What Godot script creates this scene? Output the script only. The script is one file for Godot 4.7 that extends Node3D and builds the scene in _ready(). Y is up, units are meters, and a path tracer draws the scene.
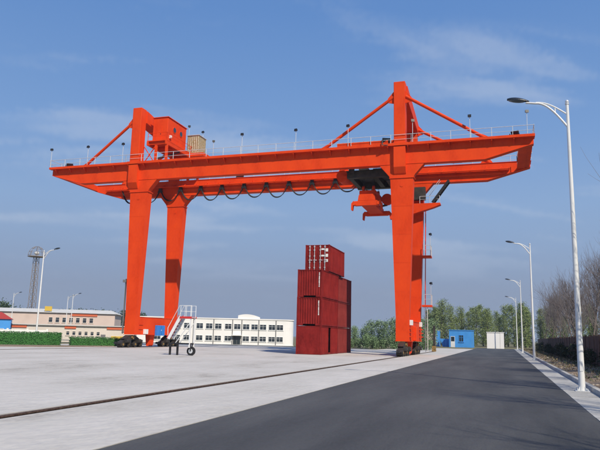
extends Node3D
# A rail-mounted gantry crane over a concrete yard beside an asphalt road, built in metres.
# x runs across the road (right +), z along it (away from the camera -), y up.

var M := {}
var taken := {}
var rng := RandomNumberGenerator.new()

# ------------------------------------------------------------------ geometry collector
class G:
	var v := PackedVector3Array()
	var n := PackedVector3Array()
	var c := PackedColorArray()
	var tint := Color(1, 1, 1)
	var use_c := false

	func tri(a: Vector3, b: Vector3, d: Vector3, na: Vector3, nb: Vector3, nd: Vector3):
		if (b - a).cross(d - a).dot(na + nb + nd) > 0.0:
			v.append(a); v.append(d); v.append(b)
			n.append(na); n.append(nd); n.append(nb)
		else:
			v.append(a); v.append(b); v.append(d)
			n.append(na); n.append(nb); n.append(nd)
		if use_c:
			c.append(tint); c.append(tint); c.append(tint)

	func quad(a: Vector3, b: Vector3, d: Vector3, e: Vector3, hint: Vector3):
		var m := (b - a).cross(d - a)
		if m.length_squared() < 1e-14:
			m = (d - a).cross(e - a)
		if m.length_squared() < 1e-14:
			return
		m = m.normalized()
		if m.dot(hint) < 0.0:
			m = -m
		tri(a, b, d, m, m, m)
		tri(a, d, e, m, m, m)

	# eight corners: p[0..3] one ring, p[4..7] the other
	func hexa(p: Array):
		var mid := Vector3.ZERO
		for q in p: mid += q
		mid /= 8.0
		for f in [[0, 1, 2, 3], [4, 5, 6, 7], [0, 1, 5, 4], [1, 2, 6, 5], [2, 3, 7, 6], [3, 0, 4, 7]]:
			var a: Vector3 = p[f[0]]; var b: Vector3 = p[f[1]]; var d: Vector3 = p[f[2]]; var e: Vector3 = p[f[3]]
			quad(a, b, d, e, (a + b + d + e) * 0.25 - mid)

	func box(lo: Vector3, hi: Vector3):
		hexa([Vector3(lo.x, lo.y, lo.z), Vector3(hi.x, lo.y, lo.z), Vector3(hi.x, lo.y, hi.z), Vector3(lo.x, lo.y, hi.z),
			Vector3(lo.x, hi.y, lo.z), Vector3(hi.x, hi.y, lo.z), Vector3(hi.x, hi.y, hi.z), Vector3(lo.x, hi.y, hi.z)])

	func boxc(o: Vector3, s: Vector3):
		box(o - s * 0.5, o + s * 0.5)

	# a box with chamfered vertical and top edges
	func cbox(lo: Vector3, hi: Vector3, ch: float):
		var poly := PackedVector2Array([Vector2(lo.x + ch, lo.z), Vector2(hi.x - ch, lo.z), Vector2(hi.x, lo.z + ch), Vector2(hi.x, hi.z - ch),
			Vector2(hi.x - ch, hi.z), Vector2(lo.x + ch, hi.z), Vector2(lo.x, hi.z - ch), Vector2(lo.x, lo.z + ch)])
		var o := (lo + hi) * 0.5
		var top := []; var mid := []; var bot := []
		for q in poly:
			bot.append(Vector3(q.x, lo.y, q.y)); mid.append(Vector3(q.x, hi.y - ch, q.y))
			top.append(Vector3(o.x + (q.x - o.x) * (1.0 - 2.0 * ch / (hi.x - lo.x)), hi.y, o.z + (q.y - o.z) * (1.0 - 2.0 * ch / (hi.z - lo.z))))
		for i in 8:
			var j := (i + 1) % 8
			quad(bot[i], bot[j], mid[j], mid[i], (bot[i] + bot[j]) * 0.5 - Vector3(o.x, lo.y, o.z))
			quad(mid[i], mid[j], top[j], top[i], (mid[i] + mid[j]) * 0.5 - o)
		for i in range(1, 7):
			tri(top[0], top[i], top[i + 1], Vector3.UP, Vector3.UP, Vector3.UP)
			tri(bot[0], bot[i], bot[i + 1], Vector3.DOWN, Vector3.DOWN, Vector3.DOWN)

	# a polygon in the x-y plane pushed out from z0 to z1
	func prism_z(poly: PackedVector2Array, z0: float, z1: float):
		var idx := Geometry2D.triangulate_polygon(poly)
		for i in range(0, idx.size(), 3):
			var a := poly[idx[i]]; var b := poly[idx[i + 1]]; var d := poly[idx[i + 2]]
			for s in [[z0, -1.0], [z1, 1.0]]:
				var nn := Vector3(0, 0, s[1] * signf(z1 - z0))
				tri(Vector3(a.x, a.y, s[0]), Vector3(b.x, b.y, s[0]), Vector3(d.x, d.y, s[0]), nn, nn, nn)
		var turn := 1.0 if not Geometry2D.is_polygon_clockwise(poly) else -1.0
		for i in poly.size():
			var a := poly[i]; var b := poly[(i + 1) % poly.size()]
			var e := b - a
			quad(Vector3(a.x, a.y, z0), Vector3(b.x, b.y, z0), Vector3(b.x, b.y, z1), Vector3(a.x, a.y, z1), Vector3(e.y, -e.x, 0) * turn)

	# a polygon in the x-z plane pushed up from y0 to y1
	func prism_y(poly: PackedVector2Array, y0: float, y1: float):
		var idx := Geometry2D.triangulate_polygon(poly)
		for i in range(0, idx.size(), 3):
			var a := poly[idx[i]]; var b := poly[idx[i + 1]]; var d := poly[idx[i + 2]]
			for s in [[y0, -1.0], [y1, 1.0]]:
				var nn := Vector3(0, s[1], 0)
				tri(Vector3(a.x, s[0], a.y), Vector3(b.x, s[0], b.y), Vector3(d.x, s[0], d.y), nn, nn, nn)
		var turn := 1.0 if not Geometry2D.is_polygon_clockwise(poly) else -1.0
		for i in poly.size():
			var a := poly[i]; var b := poly[(i + 1) % poly.size()]
			var e := b - a
			quad(Vector3(a.x, y0, a.y), Vector3(b.x, y0, b.y), Vector3(b.x, y1, b.y), Vector3(a.x, y1, a.y), Vector3(e.y, 0, -e.x) * turn)

	func tube(path: Array, radii: Array, sides := 8, caps := true):
		var rings := []
		var last := Vector3.ZERO
		for i in path.size():
			var dir: Vector3
			if i == 0: dir = path[1] - path[0]
			elif i == path.size() - 1: dir = path[i] - path[i - 1]
			else: dir = (path[i + 1] - path[i]).normalized() + (path[i] - path[i - 1]).normalized()
			dir = dir.normalized()
			var u: Vector3
			if i == 0:
				u = dir.cross(Vector3.UP if absf(dir.y) < 0.9 else Vector3.RIGHT).normalized()
			else:
				u = (last - dir * last.dot(dir)).normalized()
			last = u
			var w := dir.cross(u)
			var ring := []
			var r: float = radii[i] if radii.size() > 1 else radii[0]
			for k in sides:
				var a := TAU * k / sides
				var nn := u * cos(a) + w * sin(a)
				ring.append([path[i] + nn * r, nn])
			rings.append(ring)
		for i in range(path.size() - 1):
			for k in sides:
				var j := (k + 1) % sides
				var a = rings[i][k]; var b = rings[i][j]; var d = rings[i + 1][j]; var e = rings[i + 1][k]
				tri(a[0], b[0], d[0], a[1], b[1], d[1])
				tri(a[0], d[0], e[0], a[1], d[1], e[1])
		if caps:
			for t in [[0, 1], [path.size() - 1, path.size() - 2]]:
				var nn: Vector3 = (path[t[0]] - path[t[1]]).normalized()
				var ring = rings[t[0]]
				for k in range(1, sides - 1):
					tri(ring[0][0], ring[k][0], ring[k + 1][0], nn, nn, nn)

	func rod(a: Vector3, b: Vector3, r: float, sides := 8):
		tube([a, b], [r], sides)

	# a square bar between two points
	func bar(a: Vector3, b: Vector3, w: float, h: float):
		var d := (b - a).normalized()
		var s := d.cross(Vector3.UP if absf(d.y) < 0.95 else Vector3.RIGHT).normalized() * w * 0.5
		var t := s.cross(d).normalized() * h * 0.5
		hexa([a - s - t, a + s - t, a + s + t, a - s + t, b - s - t, b + s - t, b + s + t, b - s + t])

	# an ellipsoid
	func ball(o: Vector3, r: Vector3, rows := 8, cols := 12, tilt := Basis.IDENTITY):
		for i in rows:
			for k in cols:
				var q := []
				for t in [[i, k], [i, k + 1], [i + 1, k + 1], [i + 1, k]]:
					var la: float = -PI / 2 + PI * t[0] / rows; var lo: float = TAU * t[1] / cols
					var u := Vector3(cos(la) * cos(lo), sin(la), cos(la) * sin(lo))
					q.append([o + tilt * (u * r), (tilt * (u / r)).normalized()])
				tri(q[0][0], q[1][0], q[2][0], q[0][1], q[1][1], q[2][1])
				tri(q[0][0], q[2][0], q[3][0], q[0][1], q[2][1], q[3][1])

	func leaf(o: Vector3, nrm: Vector3, along: Vector3, l: float, w: float):
		var s := nrm.cross(along).normalized() * w * 0.5
		var a := along.normalized() * l
		tri(o, o + a * 0.55 + s, o + a, nrm, nrm, nrm)
		tri(o, o + a, o + a * 0.55 - s, nrm, nrm, nrm)

	func mesh() -> ArrayMesh:
		var arr := []
		arr.resize(Mesh.ARRAY_MAX)
		arr[Mesh.ARRAY_VERTEX] = v
		arr[Mesh.ARRAY_NORMAL] = n
		if use_c: arr[Mesh.ARRAY_COLOR] = c
		var m := ArrayMesh.new()
		m.add_surface_from_arrays(Mesh.PRIMITIVE_TRIANGLES, arr)
		return m

# ------------------------------------------------------------------ scene helpers
func numbered(s: String) -> String:
	if not taken.has(s):
		taken[s] = 0
		return s
	taken[s] += 1
	return "%s_%03d" % [s, taken[s]]

func part(called: String, g: G, mat, parent: Node) -> MeshInstance3D:
	return part_mesh(called, g.mesh(), mat, parent)

func part_mesh(called: String, mesh: Mesh, mat, parent: Node) -> MeshInstance3D:
	var o := MeshInstance3D.new()
	o.name = numbered(called) if parent == self else called
	o.mesh = mesh
	o.material_override = mat
	o.cast_shadow = GeometryInstance3D.SHADOW_CASTING_SETTING_ON
	parent.add_child(o, true)
	return o

func tag(o: Node, label: String, category: String, group := "", kind := ""):
	o.set_meta("label", label)
	if category != "": o.set_meta("category", category)
	if group != "": o.set_meta("group", group)
	if kind != "": o.set_meta("kind", kind)

func thing(called: String, at: Vector3, label: String, category: String, group := "", turn := 0.0) -> Node3D:
	var o := Node3D.new()
	o.name = numbered(called)
	add_child(o, true)
	o.position = at
	o.rotation.y = turn
	tag(o, label, category, group)
	return o

func holder(called: String, parent: Node) -> Node3D:
	var o := Node3D.new()
	o.name = called
	parent.add_child(o, true)
	return o

func copy_of(src: Node3D, called: String, at: Vector3, turn: float, label: String, scl := 1.0) -> Node3D:
	var o: Node3D = src.duplicate()
	o.name = numbered(called)
	add_child(o, true)
	o.position = at
	o.rotation = Vector3(0, turn, 0)
	o.scale = Vector3.ONE * scl
	o.set_meta("label", label)
	return o

func structure(called: String, g: G, mat, label: String) -> MeshInstance3D:
	var o := part(called, g, mat, self)
	o.set_meta("kind", "structure")
	o.set_meta("label", label)
	return o

# ------------------------------------------------------------------ materials
func srgb(l: Color) -> Color:
	return l.linear_to_srgb()

# several layers of seamless noise between linear colours; layers: [frequency, octaves, strength, seed]
func noise_tex(stops: Array, layers: Array, size := 512) -> ImageTexture:
	var acc := PackedFloat32Array()
	acc.resize(size * size)
	acc.fill(0.5)
	for l in layers:
		var nz := FastNoiseLite.new()
		nz.noise_type = FastNoiseLite.TYPE_SIMPLEX_SMOOTH
		nz.seed = l[3]
		nz.frequency = l[0]
		nz.fractal_type = FastNoiseLite.FRACTAL_FBM
		nz.fractal_octaves = l[1]
		var im := nz.get_seamless_image(size, size, false, false, 0.15, true)
		im.convert(Image.FORMAT_L8)
		var d := im.get_data()
		var k: float = l[2] / 255.0
		var off: float = l[2] * 0.5
		for i in d.size():
			acc[i] += d[i] * k - off
	var grad := Gradient.new()
	var offs := PackedFloat32Array(); var cols := PackedColorArray()
	for i in stops.size():
		offs.append(float(i) / (stops.size() - 1)); cols.append(srgb(stops[i]))
	grad.offsets = offs; grad.colors = cols
	var lut := PackedByteArray()
	for i in 256:
		var q := grad.sample(i / 255.0)
		lut.append(int(clampf(q.r, 0, 1) * 255)); lut.append(int(clampf(q.g, 0, 1) * 255)); lut.append(int(clampf(q.b, 0, 1) * 255))
	var out := PackedByteArray()
	out.resize(size * size * 3)
	for i in size * size:
		var t := int(clampf(acc[i], 0.0, 1.0) * 255.0) * 3
		out[i * 3] = lut[t]; out[i * 3 + 1] = lut[t + 1]; out[i * 3 + 2] = lut[t + 2]
	var img := Image.create_from_data(size, size, false, Image.FORMAT_RGB8, out)
	return ImageTexture.create_from_image(img)

func bump_tex(freq: float, octaves: int, sd: int, strength: float, size := 512) -> ImageTexture:
	var nz := FastNoiseLite.new()
	nz.noise_type = FastNoiseLite.TYPE_SIMPLEX_SMOOTH
	nz.seed = sd
	nz.frequency = freq
	nz.fractal_octaves = octaves
	var im := nz.get_seamless_image(size, size, false, false, 0.15, true)
	im.convert(Image.FORMAT_RGBA8)
	im.bump_map_to_normal_map(strength)
	return ImageTexture.create_from_image(im)

func plain(l: Color, rough := 0.6, metal := 0.0) -> StandardMaterial3D:
	var m := StandardMaterial3D.new()
	m.albedo_color = srgb(l)
	m.roughness = rough
	m.metallic = metal
	return m

func textured(tex: Texture2D, period: float, rough := 0.6, metal := 0.0, normal: Texture2D = null, nscale := 0.5, stretch := Vector3.ONE) -> StandardMaterial3D:
	var m := StandardMaterial3D.new()
	m.albedo_texture = tex
	m.roughness = rough
	m.metallic = metal
	m.uv1_triplanar = true
	m.uv1_world_triplanar = true
	m.uv1_scale = stretch / period
	if normal:
		m.normal_enabled = true
		m.normal_texture = normal
		m.normal_scale = nscale
	return m

func lerp_stops(base: Color, dark: float, light: float) -> Array:
	return [Color(base.r * dark, base.g * dark, base.b * dark), base, Color(base.r * light, base.g * light, base.b * light)]

func make_materials():
	var steel_bump := bump_tex(0.01, 2, 71, 2.0, 256)
	var orange := Color(0.71, 0.058, 0.009)
	M.crane = textured(noise_tex([Color(0.60, 0.040, 0.005), orange, Color(0.77, 0.068, 0.009)], [[0.006, 4, 0.7, 1], [0.05, 3, 0.35, 2]]), 7.0, 0.55, 0.0, steel_bump, 0.12, Vector3(1, 0.55, 1))
	M.crane.metallic_specular = 0.22
	M.near_black = textured(noise_tex([Color(0.012, 0.011, 0.010), Color(0.03, 0.026, 0.022), Color(0.07, 0.05, 0.035)], [[0.012, 4, 0.8, 6], [0.08, 3, 0.4, 7]], 256), 2.5, 0.6)
	M.ochre = textured(noise_tex([Color(0.07, 0.042, 0.018), Color(0.25, 0.15, 0.04), Color(0.40, 0.25, 0.07)], [[0.02, 4, 0.9, 8]], 256), 1.5, 0.55)
	M.galv = textured(noise_tex(lerp_stops(Color(0.62, 0.64, 0.66), 0.8, 1.15), [[0.03, 3, 0.8, 9]], 256), 1.0, 0.4, 0.25)
	M.white = textured(noise_tex(lerp_stops(Color(0.74, 0.75, 0.74), 0.86, 1.06), [[0.008, 4, 0.7, 10], [0.06, 2, 0.3, 11]], 256), 3.0, 0.35)
	M.black = plain(Color(0.015, 0.015, 0.017), 0.5)
	M.lamp_glass = plain(Color(0.10, 0.12, 0.14), 0.12)
	M.lamp_body = plain(Color(0.02, 0.027, 0.04), 0.3)
	M.rubber = plain(Color(0.012, 0.012, 0.013), 0.75)
	M.blue_box = textured(noise_tex(lerp_stops(Color(0.03, 0.20, 0.62), 0.8, 1.15), [[0.02, 3, 0.8, 12]], 256), 2.0, 0.45)
	M.red = plain(Color(0.55, 0.03, 0.03), 0.4)
	M.louvre = textured(noise_tex([Color(0.30, 0.25, 0.12), Color(0.55, 0.52, 0.40), Color(0.66, 0.64, 0.56)], [[0.02, 3, 0.9, 13]], 256), 1.5, 0.5)
	M.glass = plain(Color(0.025, 0.035, 0.045), 0.08)
	M.glass.metallic_specular = 0.6
	var box_bump := bump_tex(0.012, 3, 72, 2.0, 256)
	M.container = textured(noise_tex([Color(0.115, 0.007, 0.006), Color(0.205, 0.013, 0.011), Color(0.27, 0.026, 0.021)], [[0.008, 4, 0.7, 14], [0.05, 4, 0.4, 15]]), 4.0, 0.68, 0.0, box_bump, 0.15, Vector3(1, 0.5, 1))
	M.container.metallic_specular = 0.25
	M.container_dusty = textured(noise_tex([Color(0.13, 0.018, 0.016), Color(0.20, 0.027, 0.023), Color(0.27, 0.045, 0.037)], [[0.008, 4, 0.7, 16], [0.05, 4, 0.4, 17]]), 4.0, 0.7, 0.0, box_bump, 0.15, Vector3(1, 0.5, 1))
	M.container_dusty.metallic_specular = 0.25
	M.print = plain(Color(0.7, 0.69, 0.66), 0.55)
	# ground surfaces
	var grit := bump_tex(0.09, 4, 73, 5.0)
	M.concrete = textured(noise_tex([Color(0.33, 0.31, 0.28), Color(0.455, 0.435, 0.40), Color(0.50, 0.482, 0.45), Color(0.53, 0.51, 0.48), Color(0.57, 0.55, 0.52)], [[0.0035, 5, 0.9, 18], [0.02, 4, 0.4, 19], [0.15, 2, 0.3, 20]], 1024), 19.0, 0.85, 0.0, grit, 0.12, Vector3(1, 1, 0.5))
	M.concrete_dirty = textured(noise_tex([Color(0.16, 0.14, 0.12), Color(0.25, 0.23, 0.20), Color(0.34, 0.32, 0.29)], [[0.01, 5, 0.8, 21], [0.15, 2, 0.3, 22]]), 3.0, 0.9, 0.0, grit, 0.4)
	M.pavement = textured(noise_tex([Color(0.30, 0.30, 0.29), Color(0.42, 0.42, 0.405), Color(0.50, 0.495, 0.48)], [[0.01, 5, 0.8, 23], [0.15, 2, 0.4, 24]]), 4.0, 0.88, 0.0, grit, 0.3)
	M.pavement_dark = textured(noise_tex([Color(0.25, 0.25, 0.24), Color(0.36, 0.36, 0.345), Color(0.44, 0.435, 0.42)], [[0.01, 5, 0.8, 25], [0.15, 2, 0.4, 26]]), 4.0, 0.88, 0.0, grit, 0.3)
	M.asphalt = textured(noise_tex([Color(0.034, 0.036, 0.038), Color(0.058, 0.060, 0.062), Color(0.086, 0.088, 0.088)], [[0.0028, 5, 0.85, 27], [0.02, 3, 0.2, 28], [0.25, 2, 0.4, 29]], 1024), 11.0, 0.8, 0.0, grit, 0.12, Vector3(1.3, 1, 0.22))
	M.rust = textured(noise_tex([Color(0.05, 0.03, 0.022), Color(0.11, 0.068, 0.05), Color(0.17, 0.12, 0.09)], [[0.03, 4, 0.9, 30]], 256), 1.0, 0.6, 0.3)
	M.field = textured(noise_tex([Color(0.07, 0.10, 0.03), Color(0.13, 0.14, 0.055), Color(0.21, 0.17, 0.10), Color(0.26, 0.21, 0.14)], [[0.006, 5, 0.9, 31], [0.08, 3, 0.4, 32]], 1024), 26.0, 0.95, 0.0, grit, 0.8)
	M.dirt = textured(noise_tex([Color(0.13, 0.095, 0.065), Color(0.25, 0.19, 0.135), Color(0.36, 0.285, 0.21)], [[0.008, 5, 0.9, 33], [0.1, 3, 0.5, 34]]), 5.0, 0.95, 0.0, grit, 1.0)
	M.fence = textured(noise_tex([Color(0.025, 0.015, 0.012), Color(0.06, 0.032, 0.024), Color(0.10, 0.055, 0.04)], [[0.008, 4, 0.9, 35], [0.06, 3, 0.3, 36]], 256), 3.0, 0.8, 0.0, null, 0.5, Vector3(1, 0.3, 1))
	# buildings
	M.wall_white = textured(noise_tex(lerp_stops(Color(0.82, 0.81, 0.785), 0.9, 1.03), [[0.006, 5, 0.8, 37]], 256), 9.0, 0.8)
	M.wall_pink = textured(noise_tex(lerp_stops(Color(0.62, 0.50, 0.44), 0.85, 1.1), [[0.006, 5, 0.8, 38]], 256), 8.0, 0.85)
	M.wall_beige = textured(noise_tex(lerp_stops(Color(0.64, 0.58, 0.51), 0.85, 1.1), [[0.006, 5, 0.8, 39]], 256), 8.0, 0.85)
	M.roof_grey = textured(noise_tex(lerp_stops(Color(0.55, 0.55, 0.53), 0.8, 1.1), [[0.01, 5, 0.8, 40]], 256), 8.0, 0.8)
	M.orange_board = plain(Color(0.60, 0.13, 0.05), 0.6)
	M.yellow_board = plain(Color(0.62, 0.42, 0.05), 0.6)
	M.roof_red = plain(Color(0.42, 0.04, 0.04), 0.7)
	M.hut_blue = textured(noise_tex(lerp_stops(Color(0.06, 0.30, 0.72), 0.85, 1.1), [[0.01, 4, 0.8, 41]], 256), 5.0, 0.5)
	M.pipe = plain(Color(0.16, 0.16, 0.16), 0.6)
	M.tower = plain(Color(0.24, 0.20, 0.17), 0.8)
	# plants
	M.bark = textured(noise_tex([Color(0.07, 0.058, 0.05), Color(0.13, 0.11, 0.095), Color(0.19, 0.165, 0.145)], [[0.03, 4, 0.9, 42]], 256), 1.0, 0.9)
	M.twig = textured(noise_tex([Color(0.12, 0.105, 0.105), Color(0.17, 0.15, 0.15), Color(0.22, 0.195, 0.195)], [[0.03, 4, 0.9, 43]], 256), 1.0, 0.9)
	var lf := StandardMaterial3D.new()
	lf.vertex_color_use_as_albedo = true
	lf.roughness = 0.7
	lf.backlight = Color(0.35, 0.4, 0.2)
	lf.cull_mode = BaseMaterial3D.CULL_DISABLED
	M.leaf = lf
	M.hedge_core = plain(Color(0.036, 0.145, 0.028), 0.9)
	M.stone = textured(noise_tex(lerp_stops(Color(0.33, 0.29, 0.25), 0.7, 1.3), [[0.02, 4, 0.9, 44]], 256), 0.8, 0.9)

# ------------------------------------------------------------------ camera, sky, sun
func make_view():
	var cam := Camera3D.new()
	cam.name = "camera"
	var yaw := 0.314; var pitch := 0.175; var roll := 0.024
	var f := Vector3(-sin(yaw) * cos(pitch), sin(pitch), -cos(yaw) * cos(pitch))
	var r := Vector3(cos(yaw), 0, -sin(yaw))
	var u := r.cross(f)
	var r2 := r * cos(roll) + u * sin(roll)
	var u2 := u * cos(roll) - r * sin(roll)
	cam.transform = Transform3D(Basis(r2, u2, -f), Vector3(0, 1.7, 0))
	cam.fov = 39.44
	cam.near = 0.1
	cam.far = 6000.0
	add_child(cam)
	cam.current = true

	var env := Environment.new()
	env.background_mode = Environment.BG_SKY
	env.tonemap_mode = Environment.TONE_MAPPER_LINEAR
	env.tonemap_exposure = 1.0
	env.sdfgi_enabled = true
	env.ssao_enabled = true
	env.ssil_enabled = true
	env.fog_enabled = true
	env.fog_density = 0.00022
	env.fog_light_color = Color(0.72, 0.79, 0.88)
	var sky := Sky.new()
	var pano := PanoramaSkyMaterial.new()
	pano.panorama = sky_image()
	sky.sky_material = pano
	env.sky = sky
	env.background_energy_multiplier = 1.0
	var we := WorldEnvironment.new()
	we.name = "environment"
	we.environment = env
	add_child(we)

	var sun := DirectionalLight3D.new()
	sun.name = "sun"
	sun.light_energy = 1.5
	sun.light_color = Color(1.0, 0.955, 0.88)
	sun.light_angular_distance = 0.5
	sun.shadow_enabled = true
	add_child(sun)
	# towards the sun: to the right and behind the camera
	var az := deg_to_rad(45.0); var el := deg_to_rad(42.5)
	var to := Vector3(sin(az) * cos(el), sin(el), cos(az) * cos(el))
	sun.look_at_from_position(to * 100.0, Vector3.ZERO, Vector3.UP)

func sky_image() -> ImageTexture:
	var w := 1536; var h := 768
	var img := Image.create(w, h, false, Image.FORMAT_RGBF)
	var wisp := FastNoiseLite.new()
	wisp.seed = 11; wisp.frequency = 1.5; wisp.fractal_octaves = 6
	wisp.domain_warp_enabled = true; wisp.domain_warp_amplitude = 0.5; wisp.domain_warp_frequency = 1.3
	var soft := FastNoiseLite.new()
	soft.seed = 5; soft.frequency = 0.9; soft.fractal_octaves = 3
	# clear air by height above the horizon, in linear light
	var stops := [[0.0, Color(0.262, 0.325, 0.452)], [0.07, Color(0.268, 0.334, 0.470)], [0.145, Color(0.272, 0.385, 0.585)], [0.2, Color(0.262, 0.398, 0.635)], [0.30, Color(0.195, 0.345, 0.635)], [0.48, Color(0.125, 0.265, 0.575)], [0.75, Color(0.085, 0.20, 0.49)], [1.0, Color(0.07, 0.17, 0.44)]]
	for j in h:
		var up := PI / 2 - PI * (j + 0.5) / h
		var y := sin(up)
		var base: Color = stops[0][1]
		for s in range(stops.size() - 1):
			if y >= stops[s][0]:
				base = (stops[s][1] as Color).lerp(stops[s + 1][1], clampf((y - stops[s][0]) / (stops[s + 1][0] - stops[s][0]), 0, 1))
		for i in w:
			var q := base
			if y > 0.0:
				var a := TAU * (i + 0.5) / w - 0.52
				# high cloud sheets lie on a plane far above
				var px := cos(a) * cos(up) / (y + 0.16); var pz := sin(a) * cos(up) / (y + 0.16)
				var cl := wisp.get_noise_2d(px * 0.42 + pz * 0.25 + 1.7, pz * 1.7 - px * 1.1)
				var cov := soft.get_noise_2d(px * 0.7 + 8.0, pz * 0.7 + 2.0)
				var t := smoothstep(0.0, 0.55, cl * 0.8 + cov * 0.5 - 0.02) * smoothstep(0.02, 0.2, y)
				q = base.lerp(Color(0.56, 0.63, 0.75), t * 0.34)
			img.set_pixel(i, j, q)
	return ImageTexture.create_from_image(img)

# ------------------------------------------------------------------ the setting
func terrain_y(x: float, z: float) -> float:
	if z > (-130.0 if x > -18.5 else -94.0) and z < 40.0 and x > -54.0 and x < -5.0:
		return -0.17
	var d := sqrt(x * x + z * z)
	var fall := -1.3 * smoothstep(105.0, 150.0, d) * smoothstep(-26.0, -44.0, x)
	return -0.03 + fall

func sheet(g: G, x0: float, x1: float, z0: float, z1: float, y: float):
	g.quad(Vector3(x0, y, z0), Vector3(x1, y, z0), Vector3(x1, y, z1), Vector3(x0, y, z1), Vector3.UP)

func make_setting():
	var g := G.new()
	var xs := [-3000.0, -1200.0, -600.0, -350.0, -250.0, -190.0, -150.0, -120.0, -100.0, -80.0, -65.0, -54.05, -53.95, -44.0, -36.0, -28.0, -22.0, -18.55, -18.45, -5.05, -4.95, 2.0, 10.0, 20.0, 60.0, 150.0, 400.0, 1200.0, 3000.0]
	var zs := [-3500.0, -1500.0, -800.0, -500.0, -350.0, -260.0, -220.0, -190.0, -170.0, -150.0, -135.0, -130.05, -129.95, -115.0, -107.0, -100.0, -94.05, -93.95, -80.0, -60.0, -40.0, -20.0, 0.0, 39.95, 40.05, 150.0, 500.0, 2000.0]
	for i in range(xs.size() - 1):
		for j in range(zs.size() - 1):
			var p := []
			for t in [[i, j], [i + 1, j], [i + 1, j + 1], [i, j + 1]]:
				p.append(Vector3(xs[t[0]], terrain_y(xs[t[0]], zs[t[1]]), zs[t[1]]))
			g.quad(p[0], p[1], p[2], p[3], Vector3.UP)
	structure("ground", g, M.field, "rough grass and bare earth around the yard")

	# concrete yard in three strips, with the rail channels left open between them
	g = G.new()
	for s in [[-53.5, -40.15], [-39.65, -9.73], [-9.25, -5.752]]:
		g.box(Vector3(s[0], -0.16, -93.0), Vector3(s[1], 0.0, 38.0))
	g.box(Vector3(-18.0, -0.16, -128.0), Vector3(-5.752, -0.004, -93.004))
	structure("concrete_yard", g, M.concrete, "wide pale concrete yard under the crane")

	# asphalt road
	g = G.new()
	g.box(Vector3(-5.75, -0.14, -146.0), Vector3(1.96, -0.012, 30.0))
	structure("asphalt_road", g, M.asphalt, "dark asphalt road with faint lengthwise wear")
	# lane behind the yard
	g = G.new()
	sheet(g, -110.0, -20.0, -101.0, -94.2, -0.026)
	structure("back_lane", g, M.asphalt, "asphalt lane behind the concrete yard")

	# pavement strip of cast slabs along the right edge of the road
	var pav := Node3D.new()
	pav.name = numbered("pavement")
	add_child(pav)
	tag(pav, "pale concrete edge strip carrying the street lamps", "", "", "structure")
	var slab := G.new()
	slab.box(Vector3(0, -0.15, -1.494), Vector3(0.93, 0.0, 1.494))
	var sm := slab.mesh()
	for k in 50:
		var o := part_mesh("slab", sm, M.pavement if (k * 7) % 3 else M.pavement_dark, pav)
		o.position = Vector3(1.965, 0.004 * sin(k * 2.3) - 0.002, 3.0 - 3.0 * k)
	# raised kerb
	var kerb := Node3D.new()
	kerb.name = numbered("kerb")
	add_child(kerb)
	tag(kerb, "raised concrete kerb between pavement and dirt verge", "", "", "structure")
	var kb := G.new()
	kb.hexa([Vector3(0, -0.1, -0.745), Vector3(0.22, -0.1, -0.745), Vector3(0.22, -0.1, 0.745), Vector3(0, -0.1, 0.745),
		Vector3(0.025, 0.15, -0.745), Vector3(0.2, 0.15, -0.745), Vector3(0.2, 0.15, 0.745), Vector3(0.025, 0.15, 0.745)])
	var km := kb.mesh()
	for k in 100:
		var o := part_mesh("kerbstone", km, M.pavement if (k * 5) % 4 else M.pavement_dark, kerb)
		o.position = Vector3(2.9, 0.003 * sin(k * 1.7), 3.0 - 1.5 * k)
	# dirt verge, heaped a little, up to the fence and beyond
	g = G.new()
	var nz := FastNoiseLite.new()
	nz.seed = 3; nz.frequency = 0.5
	var vx := [3.1, 3.5, 4.0, 4.5, 5.0, 5.6, 6.4, 8.0]
	var vz := []
	for k in 220: vz.append(6.0 - k * 0.7)
	var hh := func(x: float, z: float) -> float:
		return 0.09 + 0.10 * smoothstep(3.1, 4.2, x) + nz.get_noise_2d(x * 1.3, z) * 0.09 * smoothstep(3.0, 3.6, x)
	for i in range(vx.size() - 1):
		for j in range(vz.size() - 1):
			var p := []; var nn := []
			for t in [[i, j], [i + 1, j], [i + 1, j + 1], [i, j + 1]]:
				var x: float = vx[t[0]]; var z: float = vz[t[1]]
				p.append(Vector3(x, hh.call(x, z), z))
				nn.append(Vector3(hh.call(x - 0.2, z) - hh.call(x + 0.2, z), 0.4, hh.call(x, z - 0.2) - hh.call(x, z + 0.2)).normalized())
			g.tri(p[0], p[1], p[2], nn[0], nn[1], nn[2])
			g.tri(p[0], p[2], p[3], nn[0], nn[2], nn[3])
	structure("dirt_verge", g, M.dirt, "bare brown dirt verge between kerb and fence")

	# loose litter on the verge
	g = G.new(); g.use_c = true
	rng.seed = 401
	for k in 5200:
		var z := 2.0 - pow(rng.randf(), 0.8) * 140.0; var x := rng.randf_range(3.15, 6.6)
		var d := smoothstep(3.1, 5.6, x)
		if rng.randf() > 0.25 + d * 0.75: continue
		var dry := rng.randf() < 0.72
		g.tint = Color(0.26, 0.20, 0.11) * rng.randf_range(0.5, 1.2) if dry else Color(0.07, 0.11, 0.03) * rng.randf_range(0.6, 1.3)
		var y: float = hh.call(x, z)
		for b in 5:
			var lean := Vector3(rng.randf_range(-1, 1), rng.randf_range(0.5, 1.6), rng.randf_range(-1, 1)).normalized()
			g.leaf(Vector3(x + rng.randf_range(-0.08, 0.08), y - 0.01, z + rng.randf_range(-0.08, 0.08)), Vector3(lean.z, 0.4, -lean.x).normalized(), lean, rng.randf_range(0.06, 0.24), 0.03)
	var gr := part("verge_grass", g, M.leaf, self)
	tag(gr, "dry tufts of grass scattered over the dirt verge", "grass", "", "stuff")
	g = G.new()
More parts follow.
